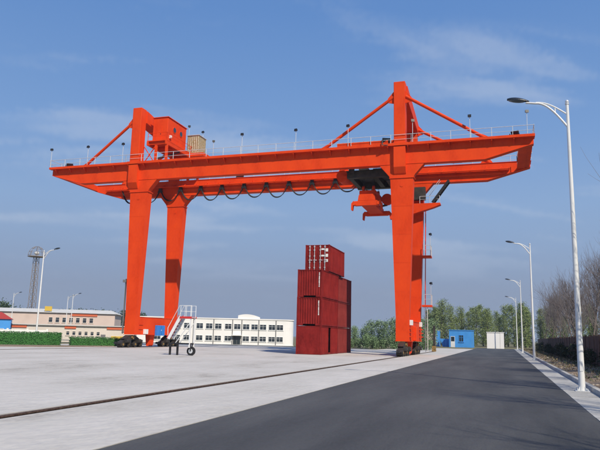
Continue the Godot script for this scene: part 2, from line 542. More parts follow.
	for k in 420:
		var z := -rng.randf() * 110.0; var x := 3.2 + pow(rng.randf(), 1.6) * 2.4
		var r := rng.randf_range(0.02, 0.07) * (2.2 if rng.randf() < 0.06 else 1.0)
		g.ball(Vector3(x, hh.call(x, z) + r * 0.25, z), Vector3(r * rng.randf_range(0.8, 1.5), r * 0.7, r), 4, 6, Basis(Vector3.UP, rng.randf() * TAU))
	var rb := part("rubble", g, M.stone, self)
	tag(rb, "small stones and rubble lying on the dirt verge", "rubble", "", "stuff")

	# soil border in front of the hedges
	g = G.new()
	g.prism_y(PackedVector2Array([Vector2(-57.0, -41.5), Vector2(-52.0, -45.6), Vector2(-47.0, -50.2), Vector2(-44.5, -53.4), Vector2(-43.0, -57.5), Vector2(-42.2, -63.0), Vector2(-44.0, -65.0), Vector2(-48.5, -58.8), Vector2(-60.0, -47.0)]), -0.15, 0.05)
	structure("soil_border", g, M.dirt, "strip of brown soil in front of the clipped hedges")

	# crane rails in their channels
	for s in [[-9.49, "rusty crane rail sunk in the concrete beside the road"], [-39.9, "rusty crane rail sunk in the concrete beside the hedges"]]:
		var t := thing("crane_rail", Vector3(s[0], 0, -28), s[1], "rail", "crane rails")
		var half := 0.238
		g = G.new()
		g.box(Vector3(-half, -0.158, -64.9), Vector3(half, -0.099, 65.0))
		part("channel_bed", g, M.concrete_dirty, t)
		g = G.new()
		g.prism_z(PackedVector2Array([Vector2(-0.075, -0.098), Vector2(0.075, -0.098), Vector2(0.075, -0.085), Vector2(0.015, -0.07), Vector2(0.015, -0.03), Vector2(0.04, -0.018), Vector2(0.04, 0.012), Vector2(0.03, 0.02), Vector2(-0.03, 0.02), Vector2(-0.04, 0.012), Vector2(-0.04, -0.018), Vector2(-0.015, -0.03), Vector2(-0.015, -0.07), Vector2(-0.075, -0.085)]), -64.8, 64.8)
		part("rail", g, M.rust, t)

# ------------------------------------------------------------------ the crane
const NF := -62.3   # front face of the near girder
const NB := -62.97
const FF := -70.9   # front face of the far girder
const FB := -71.7
const XL := -40.1   # legs
const XR := -9.45

func rail_run(parent: Node, a: Vector3, b: Vector3, step: float, high := 1.1, mat: Material = null):
	var h := holder("handrail", parent)
	if mat == null: mat = M.galv
	var len := a.distance_to(b)
	var nposts := maxi(1, int(round(len / step)))
	var g := G.new()
	g.rod(a + Vector3(0, high, 0), b + Vector3(0, high, 0), 0.028, 6)
	part("top_rail", g, mat, h)
	g = G.new()
	g.rod(a + Vector3(0, high * 0.55, 0), b + Vector3(0, high * 0.55, 0), 0.02, 6)
	part("middle_rail", g, mat, h)
	var pg := G.new()
	pg.rod(Vector3(0, 0, 0), Vector3(0, high, 0), 0.033, 6)
	var pm := pg.mesh()
	for k in nposts + 1:
		var o := part_mesh("post", pm, mat, h)
		o.position = a.lerp(b, float(k) / nposts)

func flood_pole(parent: Node, at: Vector3, high: float, turn: float):
	var g := G.new()
	g.rod(Vector3.ZERO, Vector3(0, high, 0), 0.03, 6)
	var o := part("lamp_pole", g, M.galv, parent)
	o.position = at
	g = G.new()
	g.hexa([Vector3(-0.13, high - 0.02, -0.10), Vector3(0.13, high - 0.02, -0.10), Vector3(0.17, high - 0.06, 0.14), Vector3(-0.17, high - 0.06, 0.14),
		Vector3(-0.13, high + 0.16, -0.10), Vector3(0.13, high + 0.16, -0.10), Vector3(0.17, high + 0.22, 0.10), Vector3(-0.17, high + 0.22, 0.10)])
	var hd := part("lamp_head", g, M.black, o)
	hd.rotation.y = turn

func floodlight(parent: Node, at: Vector3, turn: float, s := 1.0):
	var h := holder("floodlight", parent)
	h.position = at; h.rotation.y = turn; h.scale = Vector3.ONE * s
	var g := G.new()
	g.bar(Vector3(-0.3, 0, 0), Vector3(-0.3, 0.4, 0), 0.04, 0.06); g.bar(Vector3(0.3, 0, 0), Vector3(0.3, 0.4, 0), 0.04, 0.06); g.bar(Vector3(-0.3, 0.02, 0), Vector3(0.3, 0.02, 0), 0.06, 0.04)
	part("yoke", g, M.black, h)
	g = G.new()
	g.hexa([Vector3(-0.28, 0.12, -0.3), Vector3(0.28, 0.12, -0.3), Vector3(0.28, 0.55, -0.05), Vector3(-0.28, 0.55, -0.05),
		Vector3(-0.18, 0.28, -0.42), Vector3(0.18, 0.28, -0.42), Vector3(0.18, 0.55, -0.28), Vector3(-0.18, 0.55, -0.28)])
	part("lamp_housing", g, M.lamp_body, h)

func tapered_leg(parent: Node, x: float, zf: float, zb: float, tw: float, bw: float, y0: float, y1: float):
	var g := G.new()
	g.hexa([Vector3(x - bw, y0, zf), Vector3(x + bw, y0, zf), Vector3(x + bw, y0, zb), Vector3(x - bw, y0, zb),
		Vector3(x - tw, y1, zf), Vector3(x + tw, y1, zf), Vector3(x + tw, y1, zb), Vector3(x - tw, y1, zb)])
	var leg := part("leg", g, M.crane, parent)
	g = G.new()
	g.box(Vector3(x - tw - 0.1, y1 + 0.002, minf(zf, zb) - 0.08), Vector3(x + tw + 0.1, y1 + 0.07, maxf(zf, zb) + 0.08))
	part("flange", g, M.crane, leg)
	# weld seams of the leg's plates, and an inspection cover
	for k in 4:
		g = G.new()
		var t := (k + 1) / 5.0
		var y := lerpf(y0, y1, t); var w := lerpf(bw, tw, t)
		g.box(Vector3(x - w - 0.004, y - 0.02, maxf(zf, zb)), Vector3(x + w + 0.004, y + 0.02, maxf(zf, zb) + 0.012))
		part("weld_seam", g, M.crane, leg)
	g = G.new()
	g.rod(Vector3(x, y1 - 0.75, maxf(zf, zb)), Vector3(x, y1 - 0.75, maxf(zf, zb) + 0.04), 0.16, 10)
	part("inspection_cover", g, M.crane, leg)

func girder(parent: Node, zf: float, zb: float, outer: float):
	var g := G.new()
	g.prism_z(PackedVector2Array([Vector2(-52.55, 21.2), Vector2(3.3, 21.2), Vector2(3.3, 20.55), Vector2(-1.25, 19.30), Vector2(-48.27, 19.30), Vector2(-52.55, 20.5)]), zf, zb)
	var gd := part("main_girder", g, M.crane, parent)
	g = G.new()
	g.box(Vector3(-52.7, 21.2, minf(zf, zb) - 0.08), Vector3(3.42, 21.24, maxf(zf, zb) + 0.08))
	part("top_flange", g, M.crane, gd)
	g = G.new()
	var za := minf(zf, zb) - 0.07; var zc := maxf(zf, zb) + 0.07
	g.box(Vector3(-48.27, 19.26, za), Vector3(-1.25, 19.298, zc))
	for e in [[Vector2(-1.25, 19.26), Vector2(3.3, 20.51), Vector2(3.3, 20.548), Vector2(-1.25, 19.298)], [Vector2(-52.55, 20.46), Vector2(-48.27, 19.26), Vector2(-48.27, 19.298), Vector2(-52.55, 20.498)]]:
		g.prism_z(PackedVector2Array(e), za, zc)
	part("bottom_flange", g, M.crane, gd)
	# plate butt seams
	g = G.new()
	g.box(Vector3(-0.018, 19.31, 0), Vector3(0.018, 21.19, 0.010))
	var seam := g.mesh()
	for k in 9:
		var o := part_mesh("weld_seam", seam, M.crane, gd)
		o.position = Vector3(-46.0 + k * 5.4, 0, maxf(zf, zb))
	# walkway along the outer side
	var w := holder("walkway", parent)
	var zi := zf if outer > zf else zb
	g = G.new()
	g.box(Vector3(-52.7, 21.15, minf(zi, outer) + 0.014), Vector3(3.42, 21.198, maxf(zi, outer) - 0.014))
	part("deck", g, M.crane, w)
	g = G.new()
	g.box(Vector3(-52.7, 21.14, outer - 0.012), Vector3(3.42, 21.40, outer + 0.02))
	part("toe_board", g, M.crane, w)
	var bm := G.new()
	var s := signf(outer - zi)
	var d := absf(outer - zi)
	bm.hexa([Vector3(-0.03, -0.5, 0), Vector3(0.03, -0.5, 0), Vector3(0.03, 0, 0), Vector3(-0.03, 0, 0), Vector3(-0.03, -0.1, s * d * 0.95), Vector3(0.03, -0.1, s * d * 0.95), Vector3(0.03, 0, s * d * 0.95), Vector3(-0.03, 0, s * d * 0.95)])
	var mm := bm.mesh()
	for k in 27:
		var o := part_mesh("bracket", mm, M.crane, w)
		o.position = Vector3(-51.8 + k * 2.05, 21.1, zi)

func ladder(parent: Node, a: Vector3, b: Vector3, side: Vector3, rungs: int, mat):
	var l := holder("ladder", parent)
	for s in [-1, 1]:
		var g := G.new()
		g.bar(a + side * s, b + side * s, 0.05, 0.05)
		part("stile", g, mat, l)
	var g2 := G.new()
	g2.rod(-side, side, 0.016, 5)
	var rm := g2.mesh()
	for k in rungs:
		var o := part_mesh("rung", rm, mat, l)
		o.position = a.lerp(b, (k + 0.5) / rungs)

func make_crane():
	var t := thing("gantry_crane", Vector3.ZERO, "tall orange rail gantry crane spanning the yard on four tapered legs", "gantry crane")
	var g: G
	girder(t, NF, NB, -61.78)
	girder(t, FF, FB, -72.25)
	# end ties between the girders
	for x in [[2.75, 3.2], [-52.5, -52.1]]:
		g = G.new()
		g.box(Vector3(x[0], 20.45, FF + 0.02), Vector3(x[1], 21.18, NB - 0.02))
		var eb := part("end_beam", g, M.crane, t)
		g = G.new()
		for z in [-65.0, -66.9, -68.8]:
			g.box(Vector3(x[0] - 0.03, 20.5, z - 0.04), Vector3(x[1] + 0.03, 21.1, z + 0.04))
		part("stiffener", g, M.crane, eb)
	# cross walkway at the road-side end
	g = G.new()
	g.box(Vector3(1.9, 20.36, FF + 0.02), Vector3(2.74, 20.42, NB - 0.02))
	part("end_platform", g, M.crane, t)
	# legs, nodes and sill beams
	for x in [XL, XR]:
		tapered_leg(t, x, NF, NF - 0.95, 1.17, 0.64, 3.4, 17.8)
		tapered_leg(t, x, FF - 0.05, FF - 1.0, 1.17, 0.64, 3.4, 17.8)
		for z in [[NF + 0.03, NB - 0.03], [FF + 0.03, FB - 0.03]]:
			g = G.new()
			g.prism_z(PackedVector2Array([Vector2(x - 1.2, 17.872), Vector2(x + 1.2, 17.872), Vector2(x + 1.35, 18.15), Vector2(x + 2.3, 19.255), Vector2(x - 2.3, 19.255), Vector2(x - 1.35, 18.15)]), z[0], z[1])
			part("leg_node", g, M.crane, t)
		g = G.new()
		g.box(Vector3(x - 0.66, 1.47, NF + 0.02), Vector3(x + 0.66, 3.4, FF - 1.02))
		var sill := part("sill_beam", g, M.crane, t)
		g = G.new()
		g.box(Vector3(x - 0.70, 3.402, NF - 0.96), Vector3(x + 0.70, 3.44, FF - 0.04))
		part("top_plate", g, M.crane, sill)
		g = G.new()
		g.box(Vector3(x - 0.72, 1.42, NF + 0.06), Vector3(x + 0.72, 1.468, FF - 1.06))
		part("bottom_plate", g, M.crane, sill)
		# anchor arm hanging under the middle of the sill
		g = G.new()
		g.prism_z(PackedVector2Array([Vector2(x - 0.35, 1.418), Vector2(x + 0.35, 1.418), Vector2(x + 0.22, 0.25), Vector2(x + 0.10, 0.10), Vector2(x - 0.10, 0.10), Vector2(x - 0.22, 0.25)]), -66.3, -67.2)
		part("storm_anchor", g, M.crane, t)
		for z in [-62.55, -71.2]:
			bogie(t, x, z)
	# column stubs standing proud of the near girder under the masts
	for x in [-40.85, -9.6]:
		g = G.new()
		g.prism_y(PackedVector2Array([Vector2(x - 0.6, NF + 0.034), Vector2(x + 0.6, NF + 0.034), Vector2(x + 0.6, -61.84), Vector2(x - 0.6, -61.84)]), 18.9, 21.068)
		g.hexa([Vector3(x - 0.6, 18.898, NF + 0.034), Vector3(x + 0.6, 18.898, NF + 0.034), Vector3(x + 0.6, 18.898, -61.84), Vector3(x - 0.6, 18.898, -61.84),
			Vector3(x - 0.6, 18.2, NF + 0.034), Vector3(x + 0.6, 18.2, NF + 0.034), Vector3(x + 0.6, 18.3, -62.15), Vector3(x - 0.6, 18.3, -62.15)])
		part("column_stub", g, M.crane, t)
		# mast: near column, sloping head beam and far column
		g = G.new()
		g.cbox(Vector3(x - 0.59, 21.245, -63.05), Vector3(x + 0.59, 28.1, -61.92), 0.03)
		part("mast_column", g, M.crane, t)
		g = G.new()
		g.box(Vector3(x - 0.85, 21.243, -63.15), Vector3(x + 0.85, 21.46, -61.815))
		part("mast_base", g, M.crane, t)
		g = G.new()
		g.box(Vector3(x - 0.55, 21.242, -71.9), Vector3(x + 0.62, 25.3, -71.0))
		part("mast_column", g, M.crane, t)
		g = G.new()
		g.hexa([Vector3(x - 0.56, 26.5, -63.052), Vector3(x + 0.70, 26.5, -63.052), Vector3(x + 0.70, 27.98, -63.052), Vector3(x - 0.56, 27.98, -63.052),
			Vector3(x - 0.56, 25.31, -72.2), Vector3(x + 0.75, 25.31, -72.2), Vector3(x + 0.75, 26.5, -72.2), Vector3(x - 0.56, 26.5, -72.2)])
		part("head_beam", g, M.crane, t)
	# stays from the masts to the girders
	var stays := [[Vector3(-10.22, 26.55, -62.2), Vector3(-18.1, 21.35, -62.6)], [Vector3(-8.98, 26.5, -62.2), Vector3(-0.9, 21.35, -62.6)],
		[Vector3(-8.9, 25.9, -71.5), Vector3(-0.9, 21.35, -71.2)], [Vector3(-10.2, 25.6, -71.5), Vector3(-18.1, 21.35, -71.2)],
		[Vector3(-41.47, 26.4, -62.2), Vector3(-48.3, 21.35, -62.6)], [Vector3(-41.47, 25.6, -71.5), Vector3(-48.3, 21.35, -71.2)]]
	for s in stays:
		g = G.new()
		g.tube([s[0], s[1]], [0.17], 10)
		var st := part("stay", g, M.crane, t)
		var dir: float = signf(s[1].x - s[0].x)
		g = G.new()
		g.prism_z(PackedVector2Array([Vector2(s[0].x - dir * 0.02, s[0].y + 0.6), Vector2(s[0].x - dir * 0.02, s[0].y - 0.75), Vector2(s[0].x + dir * 0.55, s[0].y - 0.62), Vector2(s[0].x + dir * 0.62, s[0].y - 0.15)]), s[0].z - 0.04, s[0].z + 0.04)
		part("gusset", g, M.crane, st)
		g = G.new()
		g.prism_z(PackedVector2Array([Vector2(s[1].x - dir * 1.1, 21.245), Vector2(s[1].x + dir * 0.35, 21.245), Vector2(s[1].x + dir * 0.1, 21.6), Vector2(s[1].x - dir * 0.55, 21.95)]), s[1].z - 0.05, s[1].z + 0.05)
		part("foot_plate", g, M.crane, st)

	# railings and lamp poles
	rail_run(t, Vector3(-52.64, 21.19, -61.84), Vector3(-41.9, 21.19, -61.84), 2.05)
	rail_run(t, Vector3(-41.9, 21.19, -61.84), Vector3(-8.4, 21.19, -61.84), 2.05)
	rail_run(t, Vector3(-8.4, 21.19, -61.84), Vector3(3.36, 21.19, -61.84), 2.05)
	rail_run(t, Vector3(3.36, 21.24, -61.84), Vector3(3.36, 21.24, -72.2), 2.0)
	rail_run(t, Vector3(-52.64, 21.24, -61.84), Vector3(-52.64, 21.24, -72.2), 2.0)
	rail_run(t, Vector3(-52.64, 21.19, -72.2), Vector3(3.36, 21.19, -72.2), 2.05)
	rail_run(t, Vector3(1.95, 20.42, -63.6), Vector3(1.95, 20.42, -70.2), 2.0)
	for x in [-52.6, -47.3, -42.4, -27.1, -20.8, -15.0, -8.25, -2.6, 2.75]:
		flood_pole(t, Vector3(x, 21.2, -61.86), 2.4, rng.randf_range(-0.5, 0.5))
	for x in [-25.0, -14.0]:
		flood_pole(t, Vector3(x, 21.2, -72.15), 2.4, rng.randf_range(-0.5, 0.5))
	floodlight(t, Vector3(-10.9, 21.2, -61.75), 0.4, 1.5)
	floodlight(t, Vector3(1.55, 21.24, -62.6), -0.5, 1.5)
	floodlight(t, Vector3(-50.4, 21.24, -62.6), 0.5, 1.4)
	floodlight(t, Vector3(2.3, 20.42, -68.0), -0.6, 1.6)
	floodlight(t, Vector3(-31.2, 21.24, -71.0), 0.4, 1.5)
	# cable duct lying on the walkway beside the road-side mast
	g = G.new()
	g.box(Vector3(-16.2, 21.242, -62.4), Vector3(-10.8, 21.85, -61.95))
	var duct := part("cable_duct", g, M.crane, t)
	g = G.new()
	for k in 5:
		g.box(Vector3(-15.6 + k * 1.1, 21.852, -62.42), Vector3(-15.5 + k * 1.1, 21.875, -61.93))
	part("cover_strap", g, M.crane, duct)

	# track for the festoon along the far girder, with its brackets
	g = G.new()
	g.box(Vector3(-50.5, 20.36, FF + 0.10), Vector3(1.2, 20.46, FF + 0.32))
	part("festoon_track", g, M.crane, t)
	g = G.new()
	g.hexa([Vector3(-0.04, 0, 0), Vector3(0.04, 0, 0), Vector3(0.04, 0, 0.3), Vector3(-0.04, 0, 0.3), Vector3(0.14, 0.34, 0), Vector3(0.22, 0.34, 0), Vector3(0.22, 0.3, 0.06), Vector3(0.14, 0.3, 0.06)])
	var bmesh := g.mesh()
	for k in 33:
		var o := part_mesh("track_bracket", bmesh, M.crane, t)
		o.position = Vector3(-49.8 + k * 1.56, 20.462, FF + 0.01)
	# festoon cable: hanging loops with their carriers
	var x0 := -13.4
	rng.seed = 77
	var k2 := 0
	while x0 > -47.0:
		var w := rng.randf_range(2.75, 3.05)
		if k2 == 0: w = 2.2
		var x1 := x0 - w
		var sag := rng.randf_range(1.45, 1.75)
		var lp := holder("festoon_cable", t)
		for c in 3:
			var path := []
			for i in 13:
				var u := i / 12.0
				var yy := 20.2 - (sag + c * 0.06) * (1.0 - pow(absf(u * 2.0 - 1.0), 2.3))
				path.append(Vector3(lerpf(x0, x1, u), yy, FF + 0.24 + (c - 1) * 0.09))
			g = G.new()
			g.tube(path, [0.045], 6)
			part("cable", g, M.rubber, lp)
		g = G.new()
		g.box(Vector3(x0 - 0.2, 20.08, FF + 0.1), Vector3(x0 + 0.2, 20.355, FF + 0.36))
		g.hexa([Vector3(x0 - 0.2, 20.08, FF + 0.1), Vector3(x0 + 0.2, 20.08, FF + 0.1), Vector3(x0 + 0.2, 20.08, FF + 0.36), Vector3(x0 - 0.2, 20.08, FF + 0.36),
			Vector3(x0 - 0.38, 19.75, FF + 0.15), Vector3(x0 + 0.38, 19.75, FF + 0.15), Vector3(x0 + 0.38, 19.75, FF + 0.33), Vector3(x0 - 0.38, 19.75, FF + 0.33)])
		part("cable_carrier", g, M.black, lp)
		x0 = x1
		k2 += 1
	# trolley rails on the inner lower flanges
	for z in [[NB - 0.36, NB - 0.002], [FF + 0.33, FF + 0.60]]:
		g = G.new()
		g.box(Vector3(-50.5, 20.30, z[0]), Vector3(1.2, 20.36, z[1]))
		g.box(Vector3(-50.5, 20.36, (z[0] + z[1]) * 0.5 - 0.05), Vector3(1.2, 20.44, (z[0] + z[1]) * 0.5 + 0.05))
		part("trolley_rail", g, M.crane, t)
	make_trolley(t)
	make_machine_house(t)
	make_crane_fittings(t)

func bogie(t: Node, x: float, z: float):
	var b := holder("bogie", t)
	b.position = Vector3(x, 0, z)
	var g := G.new()
	g.prism_z(PackedVector2Array([Vector2(-1.5, 0.95), Vector2(-1.35, 0.80), Vector2(1.35, 0.80), Vector2(1.5, 0.95), Vector2(0.55, 1.36), Vector2(-0.55, 1.36)]), -0.28, 0.28)
	var eq := part("equaliser_beam", g, M.near_black, b)
	eq.rotation.y = PI / 2
	g = G.new()
	g.rod(Vector3(-0.45, 1.12, 0), Vector3(0.45, 1.12, 0), 0.2, 12)
	part("pivot_pin", g, M.ochre, b)
	for s in [-1, 1]:
		g = G.new()
		g.prism_z(PackedVector2Array([Vector2(s * 1.22 - 1.0, 0.42), Vector2(s * 1.22 - 0.85, 0.25), Vector2(s * 1.22 + 0.85, 0.25), Vector2(s * 1.22 + 1.0, 0.42), Vector2(s * 1.22 + 0.4, 0.80), Vector2(s * 1.22 - 0.4, 0.80)]), -0.22, 0.22)
		var fr := part("truck_frame", g, M.near_black, b)
		fr.rotation.y = PI / 2
		for e in [-0.55, 0.55]:
			var zz: float = -(s * 1.22 + e)
			var wh := holder("wheel", b)
			wh.position = Vector3(0, 0.345, zz)
			g = G.new()
			g.rod(Vector3(-0.33, 0, 0), Vector3(0.33, 0, 0), 0.33, 18)
			part("tread", g, M.near_black, wh)
			g = G.new()
			g.rod(Vector3(-0.37, 0, 0), Vector3(0.37, 0, 0), 0.13, 12)
			part("hub", g, M.ochre, wh)
		g = G.new()
		g.rod(Vector3(0.42, 0.72, s * 1.2 - 0.3), Vector3(0.42, 0.72, s * 1.2 + 0.35), 0.21, 12)
		g.box(Vector3(0.25, 0.45, s * 1.2 - 0.5), Vector3(0.6, 0.85, s * 1.2 - 0.3))
		part("travel_motor", g, M.near_black, b)
	g = G.new()
	g.box(Vector3(-0.12, 0.35, 2.42), Vector3(0.12, 0.6, 2.75))
	g.rod(Vector3(0, 0.48, 2.7), Vector3(0, 0.48, 2.95), 0.12, 10)
	part("buffer", g, M.black, b)

func make_trolley(t: Node):
	var tr := holder("trolley", t)
	tr.position = Vector3(-12.6, 0, -66.9)
	var g := G.new()
	for z in [-2.6, 2.6]:
		g.box(Vector3(-3.0, 18.55, z - 0.3), Vector3(2.9, 19.25, z + 0.3))
	for x in [-2.7, 0.0, 2.6]:
		g.box(Vector3(x - 0.25, 18.6, -2.298), Vector3(x + 0.25, 19.2, 2.298))
	part("frame", g, M.near_black, tr)  # frame, deck, hoist and hangers share one mottled near-black colour
	g = G.new()
	g.box(Vector3(-3.1, 19.26, -3.05), Vector3(3.0, 19.32, 3.05))
	part("deck", g, M.near_black, tr)
	g = G.new()
	g.rod(Vector3(-1.5, 19.85, -1.6), Vector3(-1.5, 19.85, 1.6), 0.5, 20)
	part("hoist_drum", g, M.near_black, tr)
	g = G.new()
	g.box(Vector3(-0.7, 19.33, -1.2), Vector3(0.6, 20.2, 0.2))
	g.rod(Vector3(0.6, 19.8, -0.5), Vector3(1.7, 19.8, -0.5), 0.35, 14)
	part("hoist_motor", g, M.near_black, tr)
	g = G.new()
	g.box(Vector3(0.6, 19.33, 0.8), Vector3(2.6, 20.6, 2.4))
	part("electric_cabinet", g, M.crane, tr)
	g = G.new()
	g.rod(Vector3(-3.6, 18.9, 1.1), Vector3(-3.6, 18.9, 2.6), 0.65, 18)
	part("cable_drum", g, M.crane, tr)
	g = G.new()
	g.box(Vector3(-3.62, 18.62, 0.9), Vector3(-3.0, 18.9, 1.09)); g.box(Vector3(-3.62, 18.62, 2.61), Vector3(-3.0, 18.9, 2.8))
	part("drum_bracket", g, M.crane, tr)
	for x in [-2.4, 2.3]:
		for z in [-3.53, 3.62]:
			g = G.new()
			g.rod(Vector3(x, 20.65, z - 0.08), Vector3(x, 20.65, z + 0.08), 0.21, 14)
			part("wheel", g, M.rust, tr)
			g = G.new()
			var zi: float = signf(z) * (absf(z) - 0.35)
			g.box(Vector3(x - 0.3, 19.0, zi - 0.08), Vector3(x + 0.3, 20.8, zi + 0.08))
			part("hanger_plate", g, M.near_black, tr)
	# driver's gangway hanging under the trolley, towards the road-side leg
	g = G.new()
	g.box(Vector3(1.2, 18.1, -2.6), Vector3(2.9, 18.16, 2.6))
	for z in [-2.5, 0.0, 2.5]:
		g.bar(Vector3(2.85, 18.1, z), Vector3(2.85, 18.56, z), 0.06, 0.06)
	part("service_gangway", g, M.near_black, tr)

	# spreader on its ropes
	var s := thing("container_spreader", Vector3(-13.4, 15.45, -66.9), "orange container spreader with corner guides hanging below the crane girders", "spreader")
	g = G.new()
	g.cbox(Vector3(-0.75, 0.15, -2.95), Vector3(0.75, 0.75, 2.95), 0.05)
	part("main_frame", g, M.crane, s)
	for z in [-2.9, 2.9]:
		g = G.new()
		g.cbox(Vector3(-1.27, 0.0, z - 0.22), Vector3(1.27, 0.5, z + 0.22), 0.04)
		var cb := part("crossbeam", g, M.crane, s)
		for x in [-1.3, 1.3]:
			var e := signf(x)
			g = G.new()
			g.prism_z(PackedVector2Array([Vector2(x - e * 0.2, 0.42), Vector2(x + e * 0.12, 0.5), Vector2(x + e * 0.34, 0.25), Vector2(x + e * 0.36, -0.45), Vector2(x + e * 0.22, -0.5), Vector2(x + e * 0.14, 0.05), Vector2(x - e * 0.2, 0.08)]), z - 0.26, z + 0.26)
			part("corner_guide", g, M.crane, cb)
	# lit front housing
	g = G.new()
	g.prism_z(PackedVector2Array([Vector2(-0.95, 0.52), Vector2(0.95, 0.52), Vector2(0.85, 1.12), Vector2(0.7, 1.22), Vector2(-0.7, 1.22), Vector2(-0.85, 1.12)]), 1.6, 3.1)
	part("front_housing", g, M.crane, s)
	g = G.new()
	g.cbox(Vector3(-0.9, 1.25, -1.2), Vector3(0.9, 1.75, 2.6), 0.05)
	part("headblock", g, M.crane, s)
	for z in [-0.7, 2.0]:
		for x in [-0.55, 0.55]:
			g = G.new()
			g.rod(Vector3(x - 0.1, 2.0, z), Vector3(x + 0.1, 2.0, z), 0.36, 16)
			part("sheave", g, M.crane, s)
			for e in [-0.3, 0.3]:
				g = G.new()
				g.rod(Vector3(x, 2.0, z + e), Vector3(x, 3.25, z + e), 0.02, 5)
				part("rope", g, M.black, s)
	g = G.new()
	g.rod(Vector3(0, 0.7, -0.4), Vector3(0, 1.3, -0.4), 0.5, 12)
	part("rotator", g, M.near_black, s)
	g = G.new()
	g.rod(Vector3(1.55, 1.35, -0.9), Vector3(1.55, 1.35, -0.4), 0.62, 20)
	part("cable_reel", g, M.crane, s)
	g = G.new()
	g.bar(Vector3(0.76, 0.6, -0.65), Vector3(1.55, 0.75, -0.65), 0.2, 0.2); g.bar(Vector3(1.55, 0.75, -0.65), Vector3(1.55, 1.2, -0.65), 0.2, 0.2)
	part("reel_bracket", g, M.near_black, s)

func make_machine_house(t: Node):
	var g: G
	# raised platform across both girders
	var pf := holder("platform", t)
	g = G.new()
	g.box(Vector3(-39.7, 24.0, -71.6), Vector3(-37.0, 24.12, -62.6))
	part("deck", g, M.crane, pf)
	for x in [-39.6, -37.14]:
		g = G.new()
		g.box(Vector3(x - 0.12, 23.55, -71.6), Vector3(x + 0.12, 23.998, -62.6))
		part("bearer", g, M.crane, pf)
	for z in [-62.9, -65.0, -67.1, -69.2, -71.3]:
		g = G.new()
		g.box(Vector3(-39.478, 23.65, z - 0.08), Vector3(-37.262, 23.96, z + 0.08))
		part("cross_beam", g, M.crane, pf)
	for x in [-38.55, -37.14]:
		for z in [-62.85, -71.0]:
			g = G.new()
			g.box(Vector3(x - 0.13, 21.242, z - 0.13), Vector3(x + 0.13, 23.548 if x < -37 else 23.546, z + 0.13))
			part("support_post", g, M.crane, pf)
	for z in [-62.85, -71.0]:
		for d in [[-40.2, -38.6], [-38.6, -40.2]]:
			g = G.new()
			g.bar(Vector3(d[0], 21.3, z + (0.03 if d[0] < -39 else -0.03)), Vector3(d[1], 23.5, z + (0.03 if d[0] < -39 else -0.03)), 0.09, 0.09)
			part("cross_brace", g, M.crane, pf)
	g = G.new()
	g.bar(Vector3(-38.5, 21.9, -62.85), Vector3(-37.2, 23.5, -66.0), 0.16, 0.16)
	part("knee_brace", g, M.near_black, pf)
	rail_run(pf, Vector3(-37.05, 24.12, -62.65), Vector3(-37.05, 24.12, -71.5), 1.5, 0.9, M.crane)
	rail_run(pf, Vector3(-39.6, 24.12, -62.65), Vector3(-37.05, 24.12, -62.65), 1.1, 0.9, M.crane)
	# the house itself
	var h := holder("machine_house", t)
	g = G.new()
	g.cbox(Vector3(-39.55, 24.122, -68.1), Vector3(-37.55, 27.2, -63.5), 0.05)
	part("wall", g, M.crane, h)
	g = G.new()
	g.hexa([Vector3(-39.65, 27.2, -68.2), Vector3(-37.45, 27.2, -68.2), Vector3(-37.45, 27.2, -63.4), Vector3(-39.65, 27.2, -63.4),
		Vector3(-39.65, 27.27, -68.2), Vector3(-37.45, 27.27, -68.2), Vector3(-37.45, 27.27, -63.4), Vector3(-39.65, 27.27, -63.4)])
	part("roof", g, M.crane, h)
	for z in [-65.1, -66.7]:
		g = G.new()
		g.rod(Vector3(-37.56, 26.05, z), Vector3(-37.50, 26.05, z), 0.40, 18)
		var w := part("window", g, M.crane, h)
		g = G.new()
		g.rod(Vector3(-37.54, 26.05, z), Vector3(-37.488, 26.05, z), 0.32, 18)
		part("pane", g, M.glass, w)
	g = G.new()
	g.box(Vector3(-37.56, 24.13, -65.93), Vector3(-37.51, 27.15, -65.87))
	part("panel_seam", g, M.crane, h)
	g = G.new()
	g.box(Vector3(-39.1, 24.2, -63.5), Vector3(-38.3, 26.1, -63.45))
	var dr := part("door", g, M.crane, h)
	g = G.new()
	g.box(Vector3(-38.45, 25.1, -63.45), Vector3(-38.38, 25.2, -63.40))
	part("handle", g, M.black, dr)
	g = G.new()
	g.box(Vector3(-37.548, 24.7, -64.2), Vector3(-37.3, 25.05, -63.95))
	part("lamp_box", g, M.white, h)
	# louvred resistor cabinet
	g = G.new()
	g.box(Vector3(-36.998, 23.7, -71.4), Vector3(-35.2, 24.118, -68.5))
	part("side_deck", g, M.crane, pf)
	flood_pole(pf, Vector3(-39.0, 24.12, -71.5), 4.6, 0.3)
	flood_pole(pf, Vector3(-36.87, 24.12, -71.35), 3.6, -0.2)
	flood_pole(pf, Vector3(-35.25, 24.12, -71.3), 2.2, 0.4)
	var c := holder("resistor_cabinet", t)
	g = G.new()
	g.box(Vector3(-37.75, 24.122, -70.9), Vector3(-36.17, 26.55, -68.9))
	part("case", g, M.louvre, c)
	for k in 6:
		g = G.new()
		g.box(Vector3(-37.70 + k * 0.27, 24.2, -68.9), Vector3(-37.63 + k * 0.27, 26.5, -68.86))
		part("louvre_post", g, M.ochre, c)
	for k in 6:
		g = G.new()
		g.box(Vector3(-36.17, 24.2, -70.75 + k * 0.33), Vector3(-36.13, 26.5, -70.65 + k * 0.33))
		part("louvre_post", g, M.ochre, c)
	g = G.new()
	g.box(Vector3(-37.85, 26.552, -71.0), Vector3(-36.07, 26.62, -68.8))
	part("cover", g, M.galv, c)

